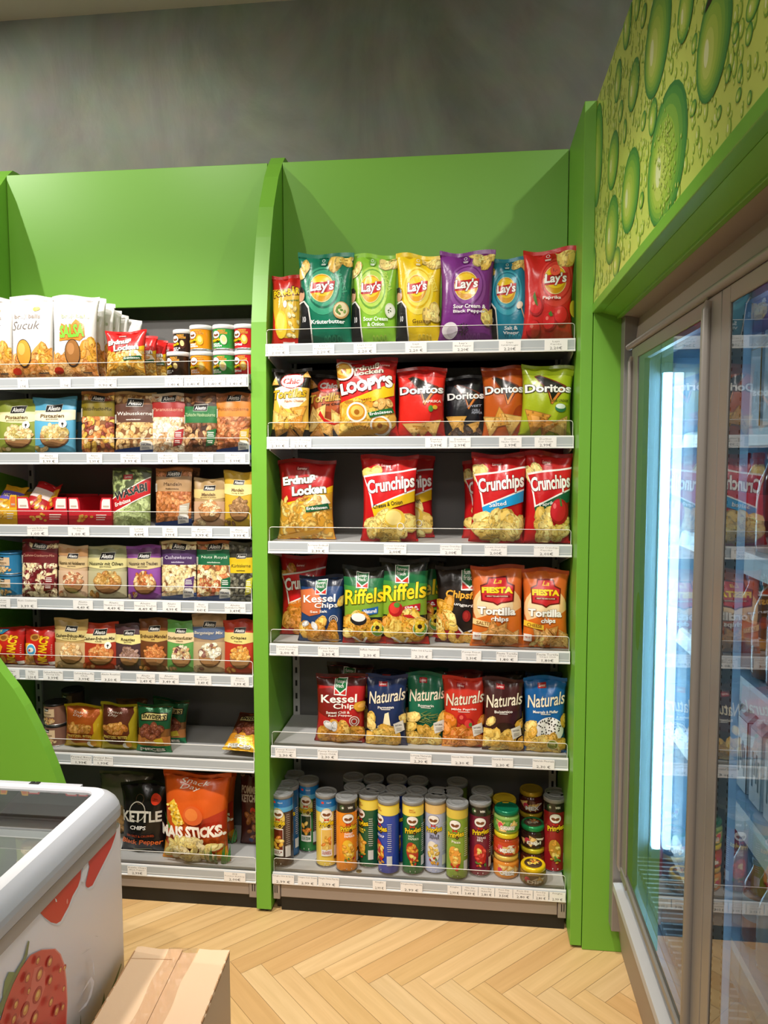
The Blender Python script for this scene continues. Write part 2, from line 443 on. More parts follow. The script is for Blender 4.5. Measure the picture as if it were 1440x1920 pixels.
wb = MB(); wb.face([(-5, YW, 0), (3, YW, 0), (3, YW, ZC), (-5, YW, ZC)])
tag(wb.build('wall_back', CONC), kind='structure')
quad_obj('wall_left', [(-5, -6, 0), (-5, YW, 0), (-5, YW, ZC), (-5, -6, ZC)], WALLM)
quad_obj('wall_right', [(2.25, YW, 0), (2.25, -6, 0), (2.25, -6, ZC), (2.25, YW, ZC)], WALLM)
quad_obj('wall_front', [(3, -6, 0), (-5, -6, 0), (-5, -6, ZC), (3, -6, ZC)], WALLM)
quad_obj('ceiling', [(-5, -6, ZC), (3, -6, ZC), (3, YW, ZC), (-5, YW, ZC)], CEILM)

def oak():
    m = bpy.data.materials.new('oak_parquet'); m.use_nodes = True; nt = m.node_tree; b = nt.nodes['Principled BSDF']; L = nt.links.new
    uv = N(nt, 'ShaderNodeAttribute', attribute_name='plank_uv'); at = N(nt, 'ShaderNodeAttribute', attribute_name='Col')
    mp = N(nt, 'ShaderNodeMapping'); mp.inputs['Scale'].default_value = (3.2, 42, 1)
    n = N(nt, 'ShaderNodeTexNoise'); n.inputs['Scale'].default_value = 1.0; n.inputs['Detail'].default_value = 7; n.inputs['Distortion'].default_value = 1.4
    w = N(nt, 'ShaderNodeTexWave', wave_type='BANDS', bands_direction='Y'); w.inputs['Scale'].default_value = .16; w.inputs['Distortion'].default_value = 14; w.inputs['Detail'].default_value = 3; w.inputs['Detail Scale'].default_value = .45
    r = N(nt, 'ShaderNodeValToRGB'); r.color_ramp.elements[0].position = .25; r.color_ramp.elements[1].position = .75
    r.color_ramp.elements[0].color = (.90, .875, .83, 1); r.color_ramp.elements[1].color = (1.04, 1.04, 1.04, 1)
    r2 = N(nt, 'ShaderNodeValToRGB'); r2.color_ramp.elements[0].color = (.965, .95, .92, 1); r2.color_ramp.elements[1].color = (1.02, 1.02, 1.02, 1)
    m1 = N(nt, 'ShaderNodeMix', data_type='RGBA', blend_type='MULTIPLY'); m2 = N(nt, 'ShaderNodeMix', data_type='RGBA', blend_type='MULTIPLY')
    m1.inputs[0].default_value = 1; m2.inputs[0].default_value = 1
    L(uv.outputs['Vector'], mp.inputs['Vector']); L(mp.outputs[0], n.inputs['Vector']); L(mp.outputs[0], w.inputs['Vector'])
    L(n.outputs[0], r.inputs[0]); L(w.outputs[0], r2.inputs[0]); L(at.outputs['Color'], m1.inputs[6]); L(r.outputs[0], m1.inputs[7])
    L(m1.outputs[2], m2.inputs[6]); L(r2.outputs[0], m2.inputs[7]); L(m2.outputs[2], b.inputs['Base Color'])
    b.inputs['Roughness'].default_value = .42; b.inputs['Specular IOR Level'].default_value = .35
    return m
def herringbone():
    wd, n = .0697, 7; ps = np.array([1, 1])/math.sqrt(2)*wd; qs = np.array([1, -1])/math.sqrt(2)*wd; org = np.array([.0363, -.2715])
    V, Fs, col, uvs = [], [], [], []; R = random.Random(3); pal = ['#dcb882', '#d8b27a', '#dfbe8c', '#d4ab74', '#ddb985']
    V += [(-5, -6, -.002), (3, -6, -.002), (3, .42, -.002), (-5, .42, -.002)]; Fs.append([0, 1, 2, 3]); col.append(lin('#8f6a40')); uvs += [(0, 0, 0)]*4
    g = .007
    for j in range(-8, 9):
        for i in range(-90, 90):
            b0 = np.array([i+j*n, i-j*n], float)
            for kind in (0, 1):
                a0, a1 = ((b0, b0+[n, 1]) if kind == 0 else (b0+[0, 1], b0+[1, 1+n]))
                if j == 0 and False: pass
                c = [(a0[0]+g, a0[1]+g), (a1[0]-g, a0[1]+g), (a1[0]-g, a1[1]-g), (a0[0]+g, a1[1]-g)]
                P = [org+p*ps+q*qs for p, q in c]
                cx = sum(p[0] for p in P)/4; cy = sum(p[1] for p in P)/4
                if not (-1.9 < cx < 1.7 and -2.6 < cy < .4): continue
                k = len(V); V += [(p[0], p[1], 0.0) for p in P]; Fs.append([k, k+3, k+2, k+1]); cc = lin(R.choice(pal)); f = R.uniform(.94, 1.05)
                col.append(tuple(x*f for x in cc)); ox, oy = R.uniform(0, 50), R.uniform(0, 50)
                u = [(0, 0), (n*wd, 0), (n*wd, wd), (0, wd)] if kind == 0 else [(0, 0), (0, wd), (n*wd, wd), (n*wd, 0)]
                u = [(a+ox, b+oy, 0) for a, b in u]; uvs += [u[0], u[3], u[2], u[1]]
    me = bpy.data.meshes.new('floor'); me.from_pydata(V, [], Fs); me.materials.append(oak())
    lt = [len(f) for f in Fs]; cc = np.ones((len(Fs), 4)); cc[:, :3] = col
    me.color_attributes.new('Col', 'FLOAT_COLOR', 'CORNER').data.foreach_set('color', np.repeat(cc, lt, axis=0).ravel().astype(np.float32))
    me.attributes.new('plank_uv', 'FLOAT_VECTOR', 'CORNER').data.foreach_set('vector', np.array(uvs, np.float32).ravel())
    tag(link('floor', me), kind='structure')
herringbone()

# ------------------------------------------------------------------ shelving bays
ZR = [1.9434, 1.6404, 1.2934, 0.9458, 0.5911, 0.1418]
ZL = [1.8456, 1.5904, 1.3411, 1.0855, 0.8329, 0.5325, 0.1382]
ZT, YH, YB = 2.619, 0.2675, 0.335
RH = .040
def bay(name, label, x0, x1, zs, hb):
    T = thing(name, label, 'shelving', ((x0+x1)/2, .17, 0))
    def put(mb, nm, m, par=T):
        o = mb.build(nm, m); o.parent = par
        if par is T: o.matrix_parent_inverse = Matrix.Translation(Vector(T.location)).inverted()
        return o
    b = MB()
    z = .06; tops = [.45, .83, 1.21, 1.59, 1.97, hb-.035]
    for tz in tops: b.box(x0+.004, x1-.004, YB, YB+.02, z, tz-.002, .001); z = tz
    put(b, 'back_panel', BACK)
    b = MB(); b.box(x0+.001, x1-.001, YH, YH+.018, hb, ZT, .0012); put(b, 'header_panel', GREEN)
    for xs in (x0+.004, x1-.030):
        b = MB(); b.box(xs, xs+.026, YB-.012, YB, .03, 2.10, .001, 0)
        k = .10
        while k < 2.05: b.box(xs+.009, xs+.017, YB-.0126, YB-.0115, k, k+.022, 0, 1); k += .05
        put(b, 'slotted_upright', [METAL, BLACK])
    for i, zr in enumerate(zs):
        base = i == len(zs)-1
        b = MB(); b.box(x0+.004, x1-.004, .0, YB-.014, zr-.006, zr-.003, 0); b.box(x0+.004, x1-.004, .003, YB-.014, zr-.028, zr-.006, .002)
        if not base:
            for sx in (x0+.0065, x1-.0105):      # bracket arms under the shelf ends
                b.prism([(0.02, zr-.028), (YB-.02, zr-.028), (YB-.02, zr-.11), (YB-.05, zr-.10), (.02, zr-.045)], 'x', sx, sx+.004)
        sh = put(b, 'shelf', METAL)
        r = MB(); zt = zr; zb = zr-RH
        r.prism([(0, zt), (.0045, zt), (.0045, zb), (-.004, zb), (-.004, zb+.004), (-.0005, zb+.0055), (-.0005, zt-.004)], 'x', x0+.003, x1-.003, 0)
        r.box(x0+.006, x1-.006, -.0014, -.0004, zb+.0055, zt-.0045, 0, 1)
        r.box(x0+.006, x1-.006, -.0020, -.0012, zb+.011, zb+.0125, 0, 0)
        ro = put(r, 'price_rail', [RAILW, INSERT], sh)
        g = MB(); gz = zr+.047; w0, w1 = x0+.006, x1-.006; c = .008
        prof = [(w0, zr-.002), (w1, zr-.002)] + [(w1-c+c*math.cos(a), gz-c+c*math.sin(a)) for a in (0, .52, 1.05, 1.57)] + [(w0+c-c*math.cos(a), gz-c+c*math.sin(a)) for a in (1.57, 1.05, .52, 0)]
        g.prism(prof, 'y', .0062, .0082, 0)
        g.tube([(w0, .0072, zr)]+[(w0+c-c*math.cos(a), .0072, gz-c+c*math.sin(a)) for a in (0, .52, 1.05, 1.57)]+[(w1-c+c*math.cos(a), .0072, gz-c+c*math.sin(a)) for a in (1.57, 1.05, .52, 0)]+[(w1, .0072, zr)], .0011, 6, 1)
        go = put(g, 'shelf_guard', [ACRYL, EDGE], sh)
        for o_ in (ro, go): o_.parent = sh; 
    b = MB(); zb = zs[-1]-.04
    b.box(x0+.03, x1-.030, .004, .02, .052, zb, .002, 0)
    for q in (.018, .010): b.box(x1-q, x1-q+.003, -.0008, .0, .068, .094, 0, 1)
    b.box(x0+.004, x0+.028, .0, .30, .045, zb+.01, .002, 0); b.box(x1-.028, x1-.002, .0, .03, .045, zb+.01, .001, 0)
    for q in (.009, .016): b.box(x0+q, x0+q+.003, -.0008, .0, .068, .094, 0, 1)
    b.box(x0+.03, x1-.006, .012, .03, .0, .052, 0, 1); b.box(x0+.01, x1-.01, .03, YB, .0, .05, 0, 1)
    put(b, 'base_plinth', [TAUPE, BLACK])
    return T
bay('shelving_bay', 'grey steel shelving bay with green header, stocked with crisps and tube cans', 0.0, 1.0, ZR, 1.93)
bay('shelving_bay', 'grey steel shelving bay with green header, stocked with nuts and small packs', -1.05, -.0535, ZL, 2.125)

def curved_divider(x0, x1, label):
    pts = [(YH+.07, ZT+.035), (.312, 2.652), (.27, 2.615), (.216, 2.553), (.142, 2.426), (.102, 2.315), (.062, 2.179), (.03, 2.02), (.018, 1.857), (.008, 1.554), (-.002, 1.05), (-.008, .49), (-.010, .012), (.36, .012), (.36, ZT+.035)]
    pts = [(min(y, .36), z) for y, z in pts]
    b = MB(); b.prism(pts, 'x', x0, x1, 0)
    o = b.build('divider_panel', GREEN); tag(o, label, 'divider panel')
    f = MB(); f.box(x0+.012, x1-.012, .0, .02, 0, .0125, 0); f.box(x0+.012, x1-.012, .30, .33, 0, .0125, 0); link('foot', f.mesh('foot', BLACK), o)
    return o
curved_divider(-.0525, -.001, 'tall green divider panel with curved front edge between the two shelving bays')
curved_divider(-1.105, -1.052, 'green divider panel closing the nut shelving on its far end')
b = MB(); b.box(1.0015, 1.0365, -.085, .36, .010, ZT, .0015)
o = tag(b.build('side_panel', GREEN), 'tall flat green side panel between crisp shelving and drinks cooler', 'side panel')
f = MB(); f.box(1.008, 1.03, -.07, -.05, 0, .0105, 0); f.box(1.008, 1.03, .3, .32, 0, .0105, 0); link('foot', f.mesh('foot', BLACK), o)
b = MB(); b.box(1.0385, 1.172, -.089, -.069, .001, 2.028, .0012); b.box(1.0385, 1.06, -.069, .30, .001, 2.028, .001)
tag(b.build('cover_panel', GREEN), 'green cover panel filling the corner beside the drinks cooler', 'cover panel')

# low curved panel of the neighbouring fixture
def low_curved():
    Yp = -.35; px = [(0, 1232.6), (17, 1256), (39, 1285), (58.6, 1317), (78, 1355), (96, 1394), (113, 1436), (125, 1471)]
    P = [on_y(x, y, Yp+.02) for x, y in px]; c = [(p[0], p[2]) for p in P]
    top = [(-1.62, 1.19), (-1.45, 1.185), (-1.25, 1.165), (-1.05, 1.115), (-.90, 1.045), (-.80, .985)]
    lx = c[-1][0]; end = [(lx+.028, .46), (lx+.04, .30), (lx+.042, .15), (lx+.042, .0)]
    poly = top+c+end+[(-1.62, .0)]
    b = MB(); b.prism(poly, 'y', Yp-.018, Yp+.02, 0, smooth=False)
    tag(b.build('curved_end_panel', GREEN), 'low green end panel with rounded outline rising behind the chest freezer', 'end panel')
low_curved()
# ------------------------------------------------------------------ droplet sign over the cooler
def flat_surface(o, du, dv):
    o, du, dv = map(np.array, (o, du, dv))
    return lambda u, v, side=-1: o+np.multiply.outer((np.asarray(u)+1)/2, du)+np.multiply.outer(np.asarray(v), dv)
def sign():
    XS, Y0, Y1, Z0, Z1 = 1.0375, -.075, -2.35, 2.032, 2.622; wd, ht = Y0-Y1, Z1-Z0
    A = Art(wd, ht, 4); R = random.Random(8)
    def uv(px, py): p = on_x(px, py, XS); return ((Y0-p[1])/wd*2-1, (p[2]-Z0)/ht)
    k = wd/2/ht
    A.up()
    def drop(u, v, ru, rv, big, i):
        L = i
        P = lambda c, du, dv, s1, s2, l: A.poly(A._el(u+du*ru, v+dv*rv, ru*s1, rv*s2, 0, 26 if big else 9), c, L+l)
        if big:
            P('#39803a', 0, 0, 1, 1, 0); P('#4a8f3c', -.03, .0, .94, .95, .02); P('#649f3e', -.07, -.01, .86, .88, .04); P('#80b040', -.12, -.03, .76, .79, .06)
            P('#98bd45', -.17, -.05, .64, .68, .08); P('#adc850', -.22, -.08, .50, .56, .1); P('#c3d468', -.28, -.1, .34, .42, .12); P('#e3ebb4', -.38, -.05, .14, .24, .14)
        else:
            P('#7fa834', .12, -.06, 1, 1, 0); P('#bcd058', -.05, .05, .78, .82, .05); P('#e4ecae', -.25, .1, .28, .4, .1)
    for i in range(1900):
        s = R.choice([.0035, .0045, .006, .008, .012]); u = R.uniform(-1, 1); v = R.uniform(.01, .99)
        drop(u, v, s/(wd/2)*1.0, s*R.uniform(1.1, 1.5)/ht, False, (i % 6)*.15)
    z = lambda x, y: uv(1100+x/3.31, y/3.31)
    big = [(365, 525, -120, 580), (690, 905, -150, 610), (570, 670, -150, 250), (385, 625, 520, 1400), (220, 330, 920, 1445), (135, 200, 815, 1175), (118, 198, 1210, 1645), (165, 210, 1530, 1720),
           (262, 330, 370, 680), (175, 218, 375, 630), (230, 282, -50, 300), (340, 375, 30, 165), (300, 335, -60, 120), (995, 1085, -80, 115), (390, 440, 610, 840), (340, 370, 690, 810), (200, 228, 625, 755),
           (650, 685, 620, 720), (990, 1035, 140, 280), (910, 950, 145, 270), (865, 900, 400, 515), (940, 972, 395, 515), (930, 965, 545, 635), (1003, 1030, 560, 650), (655, 690, 210, 330), (228, 250, 740, 890), (330, 357, 1190, 1295), (810, 840, 655, 745), (40, 100, 640, 1290), (40, 58, 1530, 1790)]
    for i, (xl, xr, yt, yb) in enumerate(big):
        ym = (yt+yb)/2; a = z(xl, ym); b_ = z(xr, ym); t = z((xl+xr)/2, yt); q = z((xl+xr)/2, yb)
        u = max((a[0]+b_[0])/2, -.99); ru = abs(b_[0]-a[0])/2
        drop(u, (t[1]+q[1])/2, ru, abs(t[1]-q[1])/2*.93, True, 1.0+(i % 3)*.7)
    for x, y, n in ((500, 900, 90), (490, 1180, 60), (190, 480, 14), (300, 470, 14), (260, 150, 12), (600, 220, 14)):   # beads on the big drops
        for i in range(n):
            p = z(x+R.gauss(0, 34), y+R.gauss(0, 120 if n > 20 else 40)); s = R.uniform(.0022, .0045); drop(p[0], p[1], s/(wd/2), s*1.2/ht, False, 3.2+(i % 4)*.15)
    # stalk at the upper rim
    A.layer = 3.0; A.shape('#241a12', [z(738, 85), z(750, 30), z(775, -40), z(800, -40), z(775, 20)])
    S = flat_surface((XS, Y0, Z0), (0, -wd, 0), (0, 0, ht))
    c = [(XS, Y0, Z0), (XS, Y1, Z0), (XS, Y1, Z1), (XS, Y0, Z1)]; d = [(XS+.02, *p[1:]) for p in c]
    Fb = [[0, 1, 2, 3], [7, 6, 5, 4], [0, 4, 5, 1], [3, 2, 6, 7], [0, 3, 7, 4], [1, 5, 6, 2]]
    me = printed('print_board', S, c+d, Fb, [lin('#cbdb68')]*6, A, [mat('printed_sign_board', None, .32)], 12, 6, step=.00035, lift=.0002)
    for p in me.polygons: p.use_smooth = False
    T = thing('cooler_sign', 'large printed sign of green water droplets above the drinks cooler', 'sign', (XS, -1.2, 2.0))
    def put(o): o.parent = T; o.matrix_parent_inverse = Matrix.Translation(Vector(T.location)).inverted(); return o
    put(link('print_board', me))
    b = MB(); b.box(1.034, 1.062, Y1, Y0, 2.004, 2.031, .002); put(b.build('lower_trim', GREEN))
    b = MB(); b.prism([(1.062, 2.004), (1.104, 1.992), (1.104, 2.004), (1.062, 2.016)], 'y', Y1, Y0-.015); put(b.build('soffit', GREEN))
    b = MB(); b.box(1.104, 1.117, Y1, Y0-.015, 1.985, 2.02, .0015); put(b.build('lip', GREEN))
sign()

# ------------------------------------------------------------------ drinks cooler
INNER = mat('cooler_blue_tinted_liner', '#9cc0dc', .4)  # bluish LED haze partly put into the liner colour
CHROME = mat('spacer_strip', '#93a9bc', .35, .4)
LED = mat('led_tube', '#ffffff', .3, emit=((.60, .88, 1.0), 13.0))
ZS = [1.641, 1.349, 1.053, .745, .40]
def cooler():
    T = thing('drinks_cooler', 'tall glass door drinks cooler with taupe metal frame and lit interior', 'cooler', (1.5, -1.4, 0))
    I = Matrix.Translation(Vector(T.location)).inverted()
    def put(mb, nm, m, par=None):
        o = mb.build(nm, m)
        if par is None: o.parent = T; o.matrix_parent_inverse = I
        else: o.parent = par
        return o
    Yq = lambda px: on_x(px, 1000, 1.135)[1]
    YE = -2.3
    b = MB()
    b.box(1.175, 2.0, -.092, -.072, .26, 1.95, 0, 1); b.box(1.93, 2.0, YE, -.092, .0, 1.95, 0, 1); b.box(1.175, 1.93, YE, -.092, .26, .30, 0, 1)
    b.box(1.175, 2.0, YE, -.0725, 1.93, 1.99, 0, 1); b.box(1.175, 2.0, YE-.03, YE, .0, 1.99, 0, 1)
    put(b, 'cabinet', [ALU, INNER])
    b = MB(); b.prism([(1.150, 1.900), (1.175, 1.900), (1.175, 1.992), (1.1175, 1.992), (1.1175, 1.986), (1.160, 1.978)], 'y', YE, -.0895); put(b, 'header', TAUPE)
    b = MB(); b.tube([(1.132, -.12, 1.893), (1.132, YE, 1.893)], .0095, 12); put(b, 'door_track', ALU)
    b = MB(); b.box(1.119, 1.172, Yq(1173), -.0895, .10, 1.984, .002); put(b, 'jamb', ALU)
    b = MB(); b.prism([(1.119, .24), (1.119, .265), (1.172, .268), (1.172, .24)], 'y', YE, -.15); put(b, 'ledge', METAL)
    b = MB(); b.prism([(1.161, .0), (1.124, .24), (1.175, .24), (1.175, .0)], 'y', YE, -.095); put(b, 'kick_plate', TAUPE)
    b = MB(); b.tube([(1.25, -.120, .37), (1.25, -.120, 1.82)], .0125, 14); put(b, 'light_tube', LED)
    b = MB(); b.tube([(1.20, -1.22, .37), (1.20, -1.22, 1.82)], .0125, 14); put(b, 'light_tube', LED)
    b = MB(); b.box(1.185, 1.215, -1.205, -1.185, .30, 1.93, .001); put(b, 'mullion', INNER)
    b = MB(); b.box(1.235, 1.265, -.134, -.092, 1.82, 1.85, .002); b.box(1.235, 1.265, -.134, -.092, .34, .37, .002); b.box(1.238, 1.262, -.104, -.092, .37, 1.82, 0); put(b, 'tube_holder', INNER)
    doors = [(Yq(1178), Yq(1340), True), (Yq(1340)-.004, -1.78, False)]
    for k, (ya, yb, first) in enumerate(doors):
        b = MB(); x0, x1 = 1.134, 1.166; zl, zh = .30, 1.884; st = .075 if first else .045
        b.box(x0, x1, ya-st, ya, zl, zh, .002); b.box(x0, x1, yb, yb+.075, zl, zh, .002)
        b.box(x0, x1, yb+.075, ya-st, zh-.032, zh, .002); b.box(x0+.004, x1, yb+.075, ya-st, zl, zl+.03, .002); b.box(x0-.004, x1-.01, yb+.02, ya-.02, zl+.030, zl+.042, .002)
        fr = put(b, 'door', ALU)
        g = MB(); 
        for gx in (1.137, 1.153): g.face([(gx, ya-st, zl+.04), (gx, yb+.075, zl+.04), (gx, yb+.075, zh-.032), (gx, ya-st, zh-.032)])
        put(g, 'glass_pane', GLASS, fr)
        s = MB(); 
        for a, w in ((ya-st, .07 if first else .062), (yb+.075+.022, .022)):
            s.box(1.1382, 1.1518, a-w, a-.001, zl+.06, zh-.045, 0, 0)
            if not first:
                z = zl+.1
                while z < zh-.06: s.box(1.1378, 1.1382, a-w+.004, a-w+.007, z, z+.006, 0, 1); s.box(1.1378, 1.1382, a-.008, a-.005, z, z+.006, 0, 1); z += .014
        s.box(1.1382, 1.1518, yb+.075, ya-st, zl+.042, zl+.058, 0, 0); s.box(1.1382, 1.1518, yb+.075, ya-st, zh-.045, zh-.033, 0, 0)
        put(s, 'spacer_bar', [CHROME, BLACK], fr)
        h = MB(); hy = ya-.004 if first else yb+.03; hx = 1.129
        h.tube([(hx+.006, hy, .325), (hx, hy, .34), (hx, hy, 1.845), (hx+.006, hy, 1.86)], .0075, 10); put(h, 'handle_bar', ALU, fr)
        if first:
            h = MB(); h.tube([(hx+.006, yb+.068, .325), (hx, yb+.068, .34), (hx, yb+.068, 1.860), (hx+.006, yb+.068, 1.875)], .011, 10); put(h, 'handle_bar', ALU, fr)
            ov = MB(); A0 = on_x(1196, 1165, 1.1376); n = 26
            ov.face([(1.1376, A0[1]+.030*math.cos(2*math.pi*i/n), A0[2]+.082*math.sin(2*math.pi*i/n)) for i in range(n)], 0); put(ov, 'oval_sticker', mat('dull_green_sticker', '#5e6f5c', .4), fr)
    for z in ZS:
        b = MB(); b.box(1.315, 1.90, YE+.02, -.10, z-.014, z-.002, 0); b.prism([(1.306, z-.002), (1.316, z+.004), (1.316, z-.036), (1.298, z-.040)], 'y', YE+.02, -.10, 1); put(b, 'wire_shelf', [INNER, RAILW])
    b = MB()
    for i in range(70): b.box(1.19, 1.86, -.115-i*.024, -.107-i*.024, .312, .330, 0)
    put(b, 'bottom_grille', METAL)
    b = MB()
    b.prism([(1.30, .335), (1.34, .34), (1.34, .30), (1.31, .30)], 'y', YE+.02, -.10); put(b, 'lower_rail', RAILW)
cooler()
def lab_art(w, h, cols, seed): pass
def bottle(y, x, z, h, r, liquid, cap, label, lcol):
    b = MB(); b.lathe([(r*.55, 0), (r*.95, .004), (r, .02), (r, h*.30), (r*.94, h*.36), (r, h*.42), (r, h*.60), (r*.86, h*.72), (r*.5, h*.84), (r*.36, h*.90), (r*.36, h*.95)], seg=24)
    o = b.build('drink_bottle', mat('bottle_'+liquid.strip('#'), liquid, .08, coat=.6), None, (x, y, z)); tag(o, label, 'bottle', 'bottles in the drinks cooler')
    b = MB(); b.lathe([(r*.40, h*.935), (r*.42, h*.94), (r*.42, h*.99), (r*.36, h)], seg=20); link('cap', b.mesh('cap', mat('cap_'+cap.strip('#'), cap, .35)), o)
    b = MB(); b.lathe([(r*1.012, h*.33), (r*1.012, h*.37), (r*1.012, h*.585)], seg=24, caps=False); link('label', b.mesh('label', mat('wrap_'+lcol.strip('#'), lcol, .3)), o)
def carton(y, x, z, w, d, h, col, top, label, txt=None, tcol='#ffffff'):
    b = MB(); b.box(-d/2, d/2, -w/2, w/2, 0, h*.80, .002, 0, col)
    b.prism([(-d/2, h*.80), (d/2, h*.80), (.004, h*.965), (-.004, h*.965)], 'y', -w/2+.001, w/2-.001, 0, top); b.box(-.003, .003, -w/2, w/2, h*.955, h, 0, 0, top)
    for i in range(4): b.box(-d/2-.0006, -d/2, -w*.34+w*.17*i, -w*.34+w*.17*(i+.6), h*(.18+.07*(i % 3)), h*(.5+.06*(i % 2)), 0, 0, tcol)
    o = b.build('drink_carton', PAPER, None, (x, y, z)); tag(o, label, 'carton', 'cartons in the drinks cooler')
    b = MB(); b.lathe([(.011, 0), (.0125, .002), (.0125, .012), (.010, .014)], seg=16); link('screw_cap', b.mesh('screw_cap', mat('carton_cap', '#e8e8e8', .4)), o, (-d*.27, 0, h*.86), (0, -.9, 0))
NTH = ['nearest the wall', 'second from the wall', 'third from the wall', 'fourth from the wall', 'fifth from the wall', 'sixth from the wall', 'seventh from the wall', 'eighth from the wall']
for i in range(7):
    y = -.165-.092*i
    carton(y, 1.385, ZS[0]+.004, .07, .07, .235, ['#c8202a', '#b8431c', '#d9e6e8', '#c8202a', '#e2a21e', '#3d8a3c', '#c8202a'][i], '#e9efef', f'juice carton on the uppermost cooler shelf, {NTH[i]}')
    bottle(y, 1.365, ZS[1]+.004, .232, .033, ['#8c1418', '#7d1013', '#a01c20', '#8c1418', '#6a1a10', '#8c1418', '#903018'][i], '#c01818', f'red bottled drink on the second cooler shelf, {NTH[i]}', '#c9232b')
    bottle(y, 1.365, ZS[2]+.004, .235, .033, ['#7d1013', '#9a2a12', '#8c1418', '#7c3a12', '#8c1418', '#9a5a16', '#8c1418'][i], '#c8281c', f'dark red bottled drink on the third cooler shelf, {NTH[i]}', '#d8701e')
    carton(y, 1.385, ZS[3]+.004, .072, .072, .225, ['#a9c4cc', '#3a4a52', '#a9c4cc', '#9fb7c2', '#34434c', '#a9c4cc', '#a9c4cc'][i], '#cfdde0', f'silver blue milk carton on the fourth cooler shelf, {NTH[i]}', tcol='#4e6a74')
    bottle(y, 1.365, ZS[4]+.004, .215, .032, ['#d8dde0', '#b03a2a', '#d6b7a0', '#b52f38', '#d8dde0', '#c46a28', '#d8dde0'][i], '#3c8fc0', f'small bottled drink on the lowest cooler shelf, {NTH[i]}', '#c9dbe2')

# ------------------------------------------------------------------ chest freezer
FWH = mat('freezer_white_plastic', '#dcdce2', .32); FGR = mat('freezer_grey_plastic', '#b4b6bd', .35); FBAND = mat('freezer_aluminium_band', '#a7a3a4', .4, .3)
FBODY = mat('freezer_printed_side', None, .3)
FX1, FX0, FY1, FY0 = -.03, -.86, -1.006, -2.75
def rrect(off, r, n=7):
    x0, x1, y0, y1 = FX0+off, FX1-off, FY0+off, FY1-off; r = max(r-off, .004); out = []
    for cx, cy, a0 in ((x1-r, y1-r, 0), (x0+r, y1-r, 90), (x0+r, y0+r, 180), (x1-r, y0+r, 270)):
        for k in range(n+1): a = math.radians(a0+90*k/n); out.append((cx+r*math.cos(a), cy+r*math.sin(a)))
    return out
def loft(mb, rings, m=0, smooth=True, cap=None):
    bm = mb.bm; L = [[bm.verts.new((x, y, z)) for x, y in rrect(o, r)] for o, r, z in rings]; fs = []
    for A, B in zip(L, L[1:]):
        n = len(A)
        for i in range(n): f = bm.faces.new((A[i], A[(i+1) % n], B[(i+1) % n], B[i])); f.material_index = m; f.smooth = smooth; fs.append(f)
    return L
